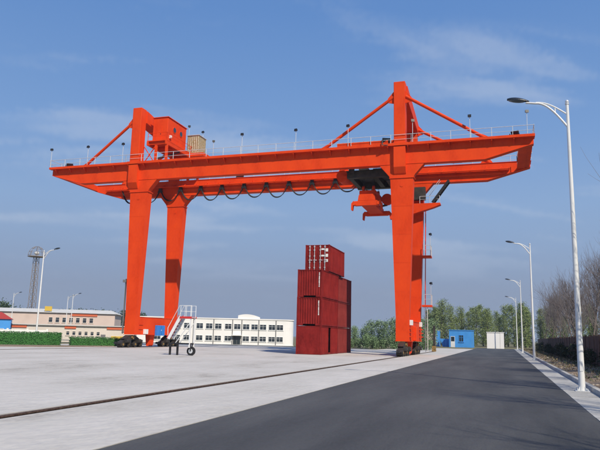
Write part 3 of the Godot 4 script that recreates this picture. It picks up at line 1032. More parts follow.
func make_crane_fittings(t: Node):
	var g: G
	# cabinets on the sill beam of the hedge-side legs
	var x := XL + 0.66
	g = G.new()
	g.cbox(Vector3(x + 0.002, 1.35, -68.3), Vector3(x + 0.42, 2.55, -66.65), 0.03)
	var bc := part("blue_cabinet", g, M.blue_box, t)
	g = G.new()
	g.box(Vector3(x + 0.42, 1.9, -67.5), Vector3(x + 0.45, 2.05, -67.42))
	part("latch", g, M.galv, bc)
	g = G.new()
	g.box(Vector3(x + 0.42, 1.38, -67.485), Vector3(x + 0.428, 2.5, -67.47))
	part("door_gap", g, M.black, bc)
	g = G.new()
	g.cbox(Vector3(x + 0.002, 1.5, -64.75), Vector3(x + 0.3, 2.05, -64.1), 0.02)
	part("white_cabinet", g, M.white, t)
	g = G.new()
	for y in [2.1, 2.6]:
		g.rod(Vector3(x + 0.1, y, -63.9), Vector3(x + 0.1, y, -63.1), 0.03, 6)
	part("step_iron", g, M.crane, t)
	# road-side sill: pale lamp boxes and step irons
	x = XR + 0.66
	for z in [-62.75, -70.2]:
		g = G.new()
		g.cbox(Vector3(x + 0.002, 3.0, z - 0.25), Vector3(x + 0.3, 3.5, z + 0.25), 0.02)
		part("lamp_box", g, M.white, t)
		g = G.new()
		for y in [1.9, 2.3, 2.7]:
			g.box(Vector3(x + 0.002, y - 0.04, z - 0.5), Vector3(x + 0.35, y + 0.04, z + 0.3))
		part("step_iron", g, M.crane, t)
	g = G.new()
	g.cbox(Vector3(x + 0.002, 1.5, -66.9), Vector3(x + 0.35, 2.9, -64.9), 0.03)
	part("control_cabinet", g, M.crane, t)
	# cable post beside the hedge-side leg
	g = G.new()
	g.box(Vector3(-41.3, 1.5, -62.75), Vector3(-41.18, 7.7, -62.63)); g.box(Vector3(-41.55, 7.3, -62.82), Vector3(-41.1, 7.6, -62.5))
	g.box(Vector3(-41.3, 1.6, -62.75), Vector3(-40.7, 1.75, -62.6))
	part("cable_post", g, M.pipe, t)
	# stairway, landing and ladders on the far road-side leg
	var zz := -71.3
	g = G.new()
	g.prism_z(PackedVector2Array([Vector2(-9.6, 16.75), Vector2(-6.35, 16.75), Vector2(-6.3, 16.55), Vector2(-7.1, 16.25), Vector2(-9.6, 15.5)]), zz + 0.46, zz + 1.3)
	var ld := part("landing", g, M.crane, t)
	rail_run(ld, Vector3(-6.4, 16.75, zz + 1.25), Vector3(-8.6, 16.75, zz + 1.25), 1.0, 0.8)
	g = G.new()
	g.box(Vector3(-9.9, 17.25, -70.88), Vector3(-8.0, 18.7, -70.25))
	part("cable_box", g, M.near_black, t)  # near-black colour stands for the shade on the cabinets here
	var sw := holder("stairway", t)
	for z in [zz - 0.45, zz + 0.35]:
		g = G.new()
		g.bar(Vector3(-7.2, 16.8, z + 0.9), Vector3(-5.35, 19.28, z + 0.9), 0.08, 0.28)
		part("stringer", g, M.black, sw)
		g = G.new()
		g.rod(Vector3(-7.6, 17.75, z + 0.9), Vector3(-6.35, 19.42, z + 0.9), 0.03, 6)
		part("hand_rail", g, M.galv, sw)
	for k in 10:
		g = G.new()
		var q := Vector3(-7.2, 16.8, zz).lerp(Vector3(-5.35, 19.28, zz), (k + 0.5) / 10.0)
		g.box(Vector3(q.x - 0.12, q.y - 0.02, zz + 0.46), Vector3(q.x + 0.12, q.y + 0.02, zz + 1.24))
		part("tread", g, M.black, sw)
	for y in [10.9, 5.4]:
		g = G.new()
		g.box(Vector3(-8.55, y - 0.2, zz - 0.55), Vector3(-7.5, y, zz + 0.75))
		var pl := part("landing", g, M.crane, t)
		rail_run(pl, Vector3(-7.55, y, zz - 0.5), Vector3(-7.55, y, zz + 0.7), 0.6, 1.15)
		rail_run(pl, Vector3(-8.3, y, zz + 0.7), Vector3(-7.55, y, zz + 0.7), 0.7, 1.15)
		flood_pole(pl, Vector3(-7.55, y, zz + 0.72), 2.3, 1.2)
	ladder(t, Vector3(-8.1, 0.3, zz + 0.4), Vector3(-8.1, 5.2, zz + 0.4), Vector3(0.14, 0, 0.16), 14, M.white)
	ladder(t, Vector3(-8.28, 5.4, zz - 0.2), Vector3(-8.2, 10.7, zz - 0.2), Vector3(0.0, 0, 0.2), 16, M.crane)
	ladder(t, Vector3(-8.2, 10.9, zz - 0.2), Vector3(-8.12, 16.3, zz - 0.2), Vector3(0.0, 0, 0.2), 16, M.crane)

# ------------------------------------------------------------------ containers
const CW := 2.50
const CH := 2.68
const CL := 6.2

# a corrugated panel: runs along axis a for len, up for high, folds out along o
func corrugated(g: G, org: Vector3, a: Vector3, length: float, high: float, o: Vector3, pitch: float, depth: float):
	var x := 0.0
	var pts := []
	var nfold := int(round(length / pitch))
	var p := length / nfold
	for k in nfold:
		pts.append([k * p, 0.0]); pts.append([k * p + p * 0.27, 0.0]); pts.append([k * p + p * 0.5, -depth]); pts.append([k * p + p * 0.77, -depth])
	pts.append([length, 0.0])
	for i in range(pts.size() - 1):
		var q0: Vector3 = org + a * pts[i][0] + o * pts[i][1]
		var q1: Vector3 = org + a * pts[i + 1][0] + o * pts[i + 1][1]
		g.quad(q0, q1, q1 + Vector3(0, high, 0), q0 + Vector3(0, high, 0), o)

func make_container(label: String, at: Vector3, front: String, body, group: String, opening := false) -> Node3D:
	var t := thing("shipping_container", at, label, "container", group)
	var w := CW * 0.5; var l := CL * 0.5
	var g := G.new()
	for sx in [-1, 1]:
		for sz in [-1, 1]:
			g.box(Vector3(sx * w if sx < 0 else w - 0.14, 0.12, sz * l if sz < 0 else l - 0.16), Vector3(-w + 0.14 if sx < 0 else w, CH - 0.12, -l + 0.16 if sz < 0 else l))
			for y in [0.0, CH - 0.118]:
				g.box(Vector3(-w - 0.006 if sx < 0 else w - 0.172, y, -l - 0.006 if sz < 0 else l - 0.18), Vector3(-w + 0.172 if sx < 0 else w + 0.006, y + 0.118, -l + 0.18 if sz < 0 else l + 0.006))
	for y in [[0.03, 0.17], [CH - 0.09, CH - 0.02]]:
		for sx in [-1, 1]:
			g.box(Vector3(-w + 0.004 if sx < 0 else w - 0.06, y[0], -l + 0.18), Vector3(-w + 0.06 if sx < 0 else w - 0.004, y[1], l - 0.18))
		for sz in [-1, 1]:
			if sz > 0 and y[0] < 0.1 and front == "panel":
				# gooseneck tunnel: the front sill leaves its middle open
				g.box(Vector3(-w + 0.172, y[0], l - 0.06), Vector3(-0.62, y[1] + 0.05, l - 0.004)); g.box(Vector3(0.62, y[0], l - 0.06), Vector3(w - 0.172, y[1] + 0.05, l - 0.004))
			else:
				g.box(Vector3(-w + 0.172, y[0], -l + 0.004 if sz < 0 else l - 0.06), Vector3(w - 0.172, y[1], -l + 0.06 if sz < 0 else l - 0.004))
	part("frame", g, body, t)
	g = G.new()
	g.box(Vector3(-w + 0.01, CH - 0.06, -l + 0.02), Vector3(w - 0.01, CH - 0.025, l - 0.02))
	part("roof", g, body, t)
	g = G.new()
	g.box(Vector3(-w + 0.07, 0.10, -l + 0.07), Vector3(w - 0.07, 0.16, l - 0.9))
	part("floor", g, M.near_black, t)
	g = G.new()
	corrugated(g, Vector3(-w + 0.03, 0.17, -l + 0.16), Vector3(0, 0, 1), CL - 0.32, CH - 0.26, Vector3(-1, 0, 0), 0.28, 0.045)
	part("side_panel", g, body, t)
	g = G.new()
	if opening:
		corrugated(g, Vector3(w - 0.03, 0.17, 0.55), Vector3(0, 0, 1), l - 0.16 - 0.55, CH - 0.26, Vector3(1, 0, 0), 0.28, 0.045)
		part("side_panel", g, body, t)
		g = G.new()
		corrugated(g, Vector3(w - 0.03, 0.17, -l + 0.16), Vector3(0, 0, 1), l - 0.16 - 0.55, CH - 0.26, Vector3(1, 0, 0), 0.28, 0.045)
		part("side_panel", g, body, t)
		g = G.new()
		for z in [-0.55, 0.47]:
			g.box(Vector3(w - 0.1, 0.172, z), Vector3(w - 0.02, CH - 0.092, z + 0.08))
		part("door_jamb", g, body, t)
		g = G.new()
		g.box(Vector3(-w + 0.4, 0.17, -1.6), Vector3(w - 0.5, 1.5, -0.2))
		part("stored_crate", g, M.near_black, t)
	else:
		corrugated(g, Vector3(w - 0.03, 0.17, -l + 0.16), Vector3(0, 0, 1), CL - 0.32, CH - 0.26, Vector3(1, 0, 0), 0.28, 0.045)
		part("side_panel", g, body, t)
	g = G.new()
	corrugated(g, Vector3(-w + 0.14, 0.17, -l + 0.03), Vector3(1, 0, 0), CW - 0.28, CH - 0.26, Vector3(0, 0, -1), 0.25, 0.045)
	part("end_panel", g, body, t)
	if front == "panel":
		g = G.new()
		corrugated(g, Vector3(-w + 0.14, 0.17, l - 0.02), Vector3(1, 0, 0), CW - 0.28, CH - 0.26, Vector3(0, 0, 1), 0.25, 0.05)
		part("end_panel", g, body, t)
		# upright white markings by the corner post
		g = G.new()
		rng.seed = 900 + int(at.y * 10)
		for k in 10:
			var hh := rng.randf_range(0.07, 0.12)
			g.box(Vector3(w - 0.36 - rng.randf() * 0.02, 1.0 + k * 0.14, l - 0.018), Vector3(w - 0.27, 1.0 + k * 0.14 + hh, l - 0.012))
		part("marking", g, M.print, t)
	elif front == "smooth":
		g = G.new()
		g.box(Vector3(-w + 0.14, 0.17, l - 0.07), Vector3(w - 0.14, CH - 0.09, l - 0.03))
		part("end_panel", g, body, t)
	else:
		for s in [-1, 1]:
			var d := holder("door", t)
			g = G.new()
			g.box(Vector3(-w + 0.14 if s < 0 else 0.012, 0.172, l - 0.09), Vector3(-0.012 if s < 0 else w - 0.14, CH - 0.092, l - 0.04))
			for k in 4:
				var y := 0.42 + k * 0.56
				g.box(Vector3(-w + 0.2 if s < 0 else 0.08, y, l - 0.04), Vector3(-0.08 if s < 0 else w - 0.2, y + 0.1, l - 0.02))
			part("leaf", g, body, d)
			for x in [0.3, 0.78]:
				g = G.new()
				g.rod(Vector3(s * x, 0.12, l + 0.02), Vector3(s * x, CH - 0.06, l + 0.02), 0.03, 8)
				part("lock_rod", g, M.galv, d)
				g = G.new()
				g.box(Vector3(s * x - 0.10, 1.1, l + 0.04), Vector3(s * x + 0.25, 1.16, l + 0.07))
				part("handle", g, M.galv, d)
				for y in [0.35, 0.9, 1.5, 2.1, 2.45]:
					g = G.new()
					g.box(Vector3(s * x - 0.07, y, l - 0.02), Vector3(s * x + 0.07, y + 0.08, l + 0.055))
					part("rod_keeper", g, M.galv, d)
		for y in [[0.86, 1.98, 0.24, 0.32], [0.86, 1.45, 0.24, 0.3], [0.86, 0.95, 0.24, 0.27], [0.4, 1.5, 0.3, 0.16], [0.4, 2.15, 0.3, 0.16]]:
			g = G.new()
			g.box(Vector3(y[0], y[1], l - 0.018), Vector3(y[0] + y[2], y[1] + y[3], l - 0.012))
			part("placard", g, M.print, t)
	return t

func make_containers():
	var x := -17.62; var z := -57.72 - CL * 0.5
	make_container("plain dark red shipping container at the foot of the tall stack with open side doorway", Vector3(x, 0, z), "smooth", M.container, "stacked containers", true)
	make_container("red corrugated container resting directly on the bottom one of the tall stack", Vector3(x, CH + 0.01, z), "panel", M.container, "stacked containers")
	make_container("red corrugated container directly below the topmost door-fronted one", Vector3(x + 0.02, (CH + 0.01) * 2, z), "panel", M.container, "stacked containers")
	make_container("topmost red container showing lock rods and white placards on its doors", Vector3(x + 0.1, (CH + 0.01) * 3, z - 2.1), "door", M.container, "stacked containers")
	var zb := z - CL - 0.25
	var lb := ["dusty red container on the ground behind the tall stack", "dusty red container in the middle of the rear stack", "dusty red container on top of the rear three-high stack"]
	for k in 3:
		make_container(lb[k], Vector3(x - 0.12, (CH + 0.01) * k, zb), "door", M.container_dusty, "stacked containers")

# ------------------------------------------------------------------ street lamps
func make_lamp(label: String) -> Node3D:
	var t := thing("street_lamp", Vector3.ZERO, label, "street lamp", "street lamps")
	var g := G.new()
	g.tube([Vector3(0, 0.02, 0), Vector3(0, 0.9, 0), Vector3(0, 10.75, 0)], [0.115, 0.112, 0.055], 16)
	part("pole", g, M.white, t)
	g = G.new()
	g.box(Vector3(-0.24, 0.0, -0.24), Vector3(0.24, 0.025, 0.24))
	for s in [[-1, -1], [1, -1], [1, 1], [-1, 1]]:
		g.rod(Vector3(s[0] * 0.17, 0.02, s[1] * 0.17), Vector3(s[0] * 0.17, 0.09, s[1] * 0.17), 0.022, 6)
		g.hexa([Vector3(s[0] * 0.09, 0.025, s[1] * 0.08), Vector3(s[0] * 0.16, 0.025, s[1] * 0.15), Vector3(s[0] * 0.15, 0.025, s[1] * 0.16), Vector3(s[0] * 0.08, 0.025, s[1] * 0.09),
			Vector3(s[0] * 0.085, 0.17, s[1] * 0.075), Vector3(s[0] * 0.09, 0.17, s[1] * 0.08), Vector3(s[0] * 0.08, 0.17, s[1] * 0.09), Vector3(s[0] * 0.075, 0.17, s[1] * 0.085)])
	part("base_plate", g, M.galv, t)
	g = G.new()
	g.box(Vector3(-0.05, 0.7, 0.108), Vector3(0.05, 1.05, 0.122))
	part("hatch", g, M.white, t)
	g = G.new()
	g.rod(Vector3(0, 10.74, 0), Vector3(0, 10.79, 0), 0.075, 12)
	g.ball(Vector3(0, 10.85, 0), Vector3(0.07, 0.08, 0.07), 6, 10)
	part("finial", g, M.galv, t)
	var arm := holder("arm", t)
	g = G.new()
	var up := []
	var lo := []
	for i in 11:
		var u := i / 10.0
		up.append(Vector3(-0.03 - 1.1 * u, 10.36 + 0.56 * sin(u * PI * 0.5), 0))
		lo.append(Vector3(-0.03 - 1.1 * u, 9.86 + 1.03 * sin(u * PI * 0.5), 0))
	g.tube(up, [0.032], 8)
	part("upper_tube", g, M.white, arm)
	g = G.new()
	lo.append(Vector3(-1.5, 10.95, 0))
	g.tube(lo, [0.042], 8)
	part("lower_tube", g, M.white, arm)
	g = G.new()
	g.rod(Vector3(-0.44, 10.43, 0), Vector3(-0.44, 10.69, 0), 0.025, 6)
	part("tie", g, M.white, arm)
	var hd := holder("lamp_head", t)
	hd.position = Vector3(-1.78, 11.06, 0)
	hd.rotation.z = -0.17
	g = G.new()
	# upper shell: flattened teardrop
	for i in 10:
		for k in 12:
			var q := []
			for s in [[i, k], [i + 1, k], [i + 1, k + 1], [i, k + 1]]:
				var u: float = s[0] / 10.0; var a: float = PI * s[1] / 12.0
				var wd := 0.19 * pow(sin(PI * clampf(0.06 + u * 0.9, 0, 1)), 0.6) * (1.0 - 0.35 * u)
				q.append(Vector3(-0.42 + u * 0.84, sin(a) * wd * 0.75, cos(a) * wd))
			g.quad(q[0], q[1], q[2], q[3], Vector3(0, (q[0].y + q[2].y) * 0.5 + 0.02, (q[0].z + q[2].z) * 0.5))
	part("shell", g, M.lamp_body, hd)
	g = G.new()
	g.ball(Vector3(-0.06, -0.005, 0), Vector3(0.34, 0.07, 0.15), 6, 14)
	part("lens", g, M.lamp_glass, hd)
	return t

func make_lamps():
	var l := make_lamp("white street lamp standing before the brown fence, its whole curved arm clear")
	l.position = Vector3(2.59, 0.004, -25.04)
	copy_of(l, "street_lamp", Vector3(2.59, 0.004, -62.94), 0.0, "second white street lamp along the pavement from the fence end")
	copy_of(l, "street_lamp", Vector3(2.59, 0.004, -102.1), 0.0, "third white street lamp along the pavement, between its second and last")
	copy_of(l, "street_lamp", Vector3(2.59, 0.004, -142.5), 0.0, "last white street lamp along the pavement, beside the white gatehouse")
	copy_of(l, "street_lamp", Vector3(-51.2, 0.0, -60.5), PI, "tall white street lamp just behind the clipped hedge")
	copy_of(l, "street_lamp", Vector3(-98.6, -1.0, -128.0), PI, "far street lamp before the pink building, arm towards the crane", 1.04)
	copy_of(l, "street_lamp", Vector3(-100.8, -1.0, -129.0), PI * 0.94, "far street lamp paired close beside another before the pink building", 1.0)
	copy_of(l, "street_lamp", Vector3(-113.0, -1.0, -124.5), PI, "far street lamp beside the blue hut with red roof", 1.04)

# ------------------------------------------------------------------ plants
func leaf_tree(called: String, sd: int, high: float, wide: float, base: float, count: int, ls: float, c0: Color, c1: Color, slim: float) -> Node3D:
	rng.seed = sd
	var t := Node3D.new()
	t.name = called
	var g := G.new()
	var lean := Vector3(rng.randf_range(-0.05, 0.05), 0, rng.randf_range(-0.05, 0.05))
	var spine := []
	var rad := []
	for i in 7:
		var u := i / 6.0
		spine.append(Vector3(lean.x * high * u * u, high * 0.96 * u - 0.2, lean.z * high * u * u))
		rad.append(lerpf(high * 0.013, high * 0.002, u))
	g.tube(spine, rad, 6)
	var ends := []
	var nb := 34
	for k in nb:
		var u := lerpf(base, 0.97, (k + rng.randf()) / nb)
		var o := Vector3(lean.x * high * u * u, high * 0.96 * u, lean.z * high * u * u)
		var a := k * 2.4 + rng.randf_range(-0.4, 0.4)
		var span := wide * pow(sin(PI * clampf((u - base) / (1.04 - base) * 0.8 + 0.18, 0, 1)), 0.8) * rng.randf_range(0.5, 1.15)
		var d := Vector3(cos(a), slim * rng.randf_range(0.7, 1.3), sin(a)).normalized()
		var tip := o + d * span * sqrt(1.0 + slim * slim)
		var mid := (o + tip) * 0.5 + Vector3(0, -0.06 * span, 0)
		g.tube([o, mid, tip], [high * 0.004, high * 0.0025, high * 0.001], 4, false)
		ends.append([o, mid, tip])
	part("trunk", g, M.bark, t)
	g = G.new(); g.use_c = true
	for k in count:
		var e = ends[rng.randi() % ends.size()]
		var u := pow(rng.randf(), 0.7)
		var o: Vector3 = e[0].lerp(e[1], u * 2.0) if u < 0.5 else e[1].lerp(e[2], u * 2.0 - 1.0)
		var spread := wide * 0.16
		o += Vector3(rng.randfn() * spread, rng.randfn() * spread * 1.2, rng.randfn() * spread)
		var nn := Vector3(rng.randfn(), rng.randfn() * 0.8 + 0.4, rng.randfn()).normalized()
		var al := nn.cross(Vector3(rng.randfn(), rng.randfn(), rng.randfn())).normalized()
		g.tint = c0.lerp(c1, rng.randf()) * rng.randf_range(0.8, 1.2)
		g.leaf(o, nn, al, ls * rng.randf_range(0.6, 1.4), ls * rng.randf_range(0.5, 0.9))
	part("crown", g, M.leaf, t)
	return t

func bare_tree(called: String, sd: int, high: float) -> Node3D:
	rng.seed = sd
	var t := Node3D.new()
	t.name = called
	var trunk := G.new()
	var twigs := G.new()
	var stack := [[Vector3(0, -0.1, 0), Vector3(rng.randf_range(-0.1, 0.1), 1, rng.randf_range(-0.1, 0.1)).normalized(), high * 0.62, high * 0.0105, 0]]
	var budget := 0
	while stack.size() > 0:
		var b = stack.pop_back()
		var o: Vector3 = b[0]; var d: Vector3 = b[1]; var l: float = b[2]; var r: float = b[3]; var lev: int = b[4]
		var path := [o]
		var p := o; var dd := d
		var seg := 8 if lev == 0 else (3 if lev < 4 else 2)
		for i in seg:
			dd = (dd + Vector3(rng.randfn(), rng.randfn() * 0.6 + 0.7, rng.randfn()) * (0.07 if lev == 0 else 0.13)).normalized()
			p += dd * l / seg
			path.append(p)
		var rr := []
		for i in path.size(): rr.append(lerpf(r, r * (0.35 if lev == 0 else 0.62), float(i) / (path.size() - 1)))
		if lev < 2: trunk.tube(path, rr, 7, lev == 0)
		else: twigs.tube(path, rr, 3, false)
		budget += 1
		if lev >= 5: continue
		var nk := 3
		if lev == 0: nk = 13
		if lev == 4: nk = 2
		for k in nk:
			var u := rng.randf_range(0.28 if lev == 0 else 0.35, 1.0) if k > 0 else 1.0
			var i0 := mini(int(u * seg), seg - 1)
			var q: Vector3 = (path[i0] as Vector3).lerp(path[i0 + 1], u * seg - i0)
			var side := dd.cross(Vector3(rng.randfn(), rng.randfn(), rng.randfn())).normalized()
			var spread := rng.randf_range(0.15, 0.35) if k == 0 else rng.randf_range(0.4, 0.75)
			var nd := (dd + side * spread + Vector3(0, 0.16, 0)).normalized()
			stack.append([q, nd, l * (rng.randf_range(0.6, 0.85) if lev > 0 else rng.randf_range(0.24, 0.42) * (1.25 - 0.5 * u)), maxf(r * (0.6 if lev > 0 else 0.38), 0.0065), lev + 1])
	part("trunk", trunk, M.bark, t)
	part("crown", twigs, M.twig, t)
	return t

func abreast(z: float) -> String:
	if z > -19.0: return "before the first street lamp"
	if z > -32.0: return "abreast of the first street lamp"
	if z > -55.0: return "between the first and second street lamps"
	if z > -72.0: return "abreast of the second street lamp"
	if z > -95.0: return "between the second and third street lamps"
	if z > -110.0: return "abreast of the third street lamp"
	return "past the third street lamp"

func beyond(x: float, z: float) -> String:
	var b := x / -z
	if b < -0.088: return "behind the pinkish store"
	if b < -0.045: return "behind the blue cabin"
	if b < -0.026: return "between the blue cabin and white gatehouse"
	if b < 0.002: return "behind the white gatehouse"
	if b < 0.03: return "behind the last street lamp"
	return "behind the far end of the fence"

func plant_from(src: Node3D, called: String, at: Vector3, turn: float, scl: Vector3, label: String, category: String, group: String):
	var o: Node3D = src.duplicate()
	o.name = numbered(called)
	add_child(o, true)
	o.position = at
	o.rotation.y = turn
	o.scale = scl
	tag(o, label, category, group)

func leaf_mass(g: G, lo: Vector3, hi: Vector3, count: int, ls: float, c0: Color, c1: Color, nz: FastNoiseLite):
	for k in count:
		# spread over the shell of the box, bulging with noise
		var s := Vector3(hi.x - lo.x, hi.y - lo.y, hi.z - lo.z)
		var areas := [s.x * s.z, s.x * s.y, s.x * s.y, s.y * s.z, s.y * s.z]
		var tot: float = areas[0] + areas[1] * 2 + areas[3] * 2
		var pick := rng.randf() * tot
		var o := lo + Vector3(rng.randf() * s.x, rng.randf() * s.y, rng.randf() * s.z)
		var out := Vector3.UP
		if pick < areas[0]: o.y = hi.y
		elif pick < areas[0] + areas[1]: o.z = hi.z; out = Vector3.BACK
		elif pick < areas[0] + areas[1] * 2: o.z = lo.z; out = Vector3.FORWARD
		elif pick < areas[0] + areas[1] * 2 + areas[3]: o.x = hi.x; out = Vector3.RIGHT
		else: o.x = lo.x; out = Vector3.LEFT
		o += out * (nz.get_noise_3dv(o * 1.5) * 0.14 + rng.randf_range(-0.10, 0.05))
		var nn := (out + Vector3(rng.randfn(), rng.randfn() + 0.3, rng.randfn()) * 0.6).normalized()
		var al := nn.cross(Vector3(rng.randfn(), rng.randfn(), rng.randfn())).normalized()
		g.tint = c0.lerp(c1, rng.randf()) * rng.randf_range(0.75, 1.25)
		g.leaf(o, nn, al, ls * rng.randf_range(0.7, 1.4), ls * rng.randf_range(0.5, 0.9))

func hedge(at: Vector3, turn: float, length: float, high: float, deep: float, label: String, c0: Color, c1: Color, sd: int):
	var t := thing("hedge", at, label, "hedge", "", turn)
	rng.seed = sd
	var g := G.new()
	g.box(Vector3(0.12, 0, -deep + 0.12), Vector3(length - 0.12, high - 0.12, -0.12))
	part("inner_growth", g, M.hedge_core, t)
	g = G.new(); g.use_c = true
	var nz := FastNoiseLite.new(); nz.seed = sd; nz.frequency = 0.7
	leaf_mass(g, Vector3(0, 0, -deep), Vector3(length, high, 0), int(length * high * 620), 0.10, c0, c1, nz)
	part("foliage", g, M.leaf, t)

func make_plants():
	# hedges at the hedge-side end of the yard
	hedge(Vector3(-57.5, 0, -50.3), 0.83, 14.2, 1.40, 1.3, "taller clipped green hedge with flat top behind the soil border", Color(0.022, 0.11, 0.018), Color(0.045, 0.19, 0.035), 501)
	hedge(Vector3(-47.3, 0, -61.6), 0.80, 7.4, 0.95, 1.2, "lower clipped green hedge running towards the crane's bogie", Color(0.026, 0.115, 0.020), Color(0.055, 0.20, 0.04), 502)

	# poplars in young leaf beyond the road's end
	var pops := []
	for k in 4:
		pops.append(leaf_tree("poplar_tree", 600 + k, 12.0, [1.2, 1.6, 1.4, 1.8][k], [0.03, 0.05, 0.02, 0.04][k], 3600, 0.20, Color(0.13, 0.185, 0.05), Color(0.25, 0.31, 0.11), [1.3, 0.9, 1.1, 0.8][k]))
	rng.seed = 620
	var lab := ["slim poplar in young leaf ", "broad poplar in young leaf "]
	for k in 46:
		var x := -24.0 + k * 1.1 + rng.randf_range(-0.7, 0.7)
		var z := -186.0 - (k % 3) * 9.0 + rng.randf_range(-3, 3)
		var s := rng.randf_range(0.72, 1.12)
		var kd := rng.randi() % 4
		plant_from(pops[kd], "poplar_tree", Vector3(x, -0.1, z), rng.randf() * TAU, Vector3(s * 1.4, s, s * 1.4), lab[kd % 2] + beyond(x, z), "tree", "poplars beyond the road's end")
	# young trees behind the yard, between containers and crane leg
	var yng := []
	for k in 3:
		yng.append(leaf_tree("young_tree", 640 + k, 4.4, 0.95, 0.06, 1300, 0.17, Color(0.13, 0.21, 0.10), Color(0.22, 0.32, 0.16), [1.4, 1.0, 1.2][k]))
	rng.seed = 650
	for k in 26:
		var x := -31.5 + k * 0.82 + rng.randf_range(-0.4, 0.4)
		var z := -103.0 - (k % 2) * 2.0 + rng.randf_range(-0.8, 0.8)
		var s := rng.randf_range(0.7, 1.15)
		plant_from(yng[rng.randi() % 3], "young_tree", Vector3(x, -0.08, z), rng.randf() * TAU, Vector3(s * 1.15, s, s * 1.15), "young leafy tree in the green belt behind " + ("the red containers" if x < -21.0 else ("the gap between containers and crane leg" if x < -15.5 else "the road-side crane leg")), "tree", "young trees behind the yard")
	var bush := []
	for k in 3:
		bush.append(leaf_tree("shrub", 660 + k, 1.7, 0.9, 0.02, 1000, 0.15, Color(0.12, 0.20, 0.09), Color(0.20, 0.30, 0.15), 0.6))
	for k in 20:
		var x := -31.0 + k * 1.05 + rng.randf_range(-0.4, 0.4)
		var s := rng.randf_range(0.8, 1.25)
		plant_from(bush[rng.randi() % 3], "shrub", Vector3(x, -0.06, -101.9 + rng.randf_range(-0.5, 0.4)), rng.randf() * TAU, Vector3(s, s, s), "low round shrub under the young trees behind " + ("the red containers" if x < -21.0 else ("the gap between containers and crane leg" if x < -15.5 else "the road-side crane leg")), "shrub", "shrubs behind the yard")
	# dark scrub along the foot of the fence
	var scrub := []
	for k in 2:
		scrub.append(leaf_tree("shrub", 680 + k, 1.5, 0.6, 0.02, 700, 0.13, Color(0.018, 0.03, 0.012), Color(0.04, 0.06, 0.022), 0.7))
	for k in 20:
		var z := -30.0 - k * 4.6 + rng.randf_range(-2.0, 2.0)
		var s := rng.randf_range(0.5, 0.95)
		plant_from(scrub[k % 2], "shrub", Vector3(5.45 + rng.randf_range(-0.1, 0.1), 0.12, z), rng.randf() * TAU, Vector3(s, s, s), "dark scrubby bush at the foot of the fence, " + abreast(z), "shrub", "scrub along the fence")
	# bare trees behind the fence, running on past the camera
	var bare := []
	for k in 4:
		bare.append(bare_tree("bare_tree", 700 + k, 11.0))
	rng.seed = 720
	var spots := []
	for k in 28:
		spots.append(Vector3(7.2 + rng.randf_range(-0.4, 1.0) + (k % 3) * 1.7, 0.0, 10.0 - k * 5.2 + rng.randf_range(-2.0, 2.0)))
	for k in spots.size():
		var s := rng.randf_range(0.75, 1.08)
		plant_from(bare[k % 4], "bare_tree", spots[k], rng.randf() * TAU, Vector3(s, s, s), "leafless grey tree behind the brown fence, " + abreast(spots[k].z), "tree", "bare trees behind the fence")
	for n in pops + yng + bush + scrub + bare: n.free()
	# trees behind the buildings on the hedge side
	var ever := []
	for k in 2:
		ever.append(leaf_tree("broadleaf_tree", 740 + k, 9.0, 3.2, 0.12, 3800, 0.42, Color(0.022, 0.05, 0.016), Color(0.05, 0.085, 0.03), 0.7))
	rng.seed = 750
	for k in 4:
		plant_from(ever[k % 2], "broadleaf_tree", Vector3(-152.0 + k * 2.6, -1.4, -158.0 + rng.randf_range(-6, 4)), rng.randf() * TAU, Vector3.ONE * rng.randf_range(0.95, 1.2), "dense dark green tree rising behind the blue hut", "tree", "dark trees behind the blue hut")
	for k in 9:
		plant_from(ever[k % 2], "broadleaf_tree", Vector3(-205.0 + k * 6.0, -1.4, -236.0 - k * 2.0 + rng.randf_range(-4, 4)), rng.randf() * TAU, Vector3(1.5, 1.22, 1.5) * rng.randf_range(0.95, 1.08), "green treetop showing above the long pink building's roof", "tree", "trees behind the pink building")
	for n in ever: n.free()

# ------------------------------------------------------------------ buildings and other things
func window(parent: Node, x: float, y: float, w: float, h: float, z: float, frame, bars := 1):
	var o := holder("window", parent)
	var g := G.new()
	var f := 0.09
	g.box(Vector3(x - w / 2, y, z + 0.002), Vector3(x + w / 2, y + f, z + 0.08)); g.box(Vector3(x - w / 2, y + h - f, z + 0.002), Vector3(x + w / 2, y + h, z + 0.08))
	g.box(Vector3(x - w / 2, y + f, z + 0.002), Vector3(x - w / 2 + f, y + h - f, z + 0.08)); g.box(Vector3(x + w / 2 - f, y + f, z + 0.002), Vector3(x + w / 2, y + h - f, z + 0.08))
	for k in bars:
		var bx := x - w / 2 + w * (k + 1) / (bars + 1)
		g.box(Vector3(bx - 0.03, y + f, z + 0.004), Vector3(bx + 0.03, y + h - f, z + 0.06))
	g.box(Vector3(x - w / 2 + f, y + h * 0.62, z + 0.004), Vector3(x + w / 2 - f, y + h * 0.62 + 0.05, z + 0.055))
	part("frame", g, frame, o)
	g = G.new()
	g.box(Vector3(x - w / 2 + f, y + f, z + 0.001), Vector3(x + w / 2 - f, y + h - f, z + 0.03))
	part("pane", g, M.glass, o)
	g = G.new()
	g.box(Vector3(x - w / 2 - 0.1, y - 0.1, z + 0.002), Vector3(x + w / 2 + 0.1, y - 0.002, z + 0.14))
	part("sill", g, frame, o)

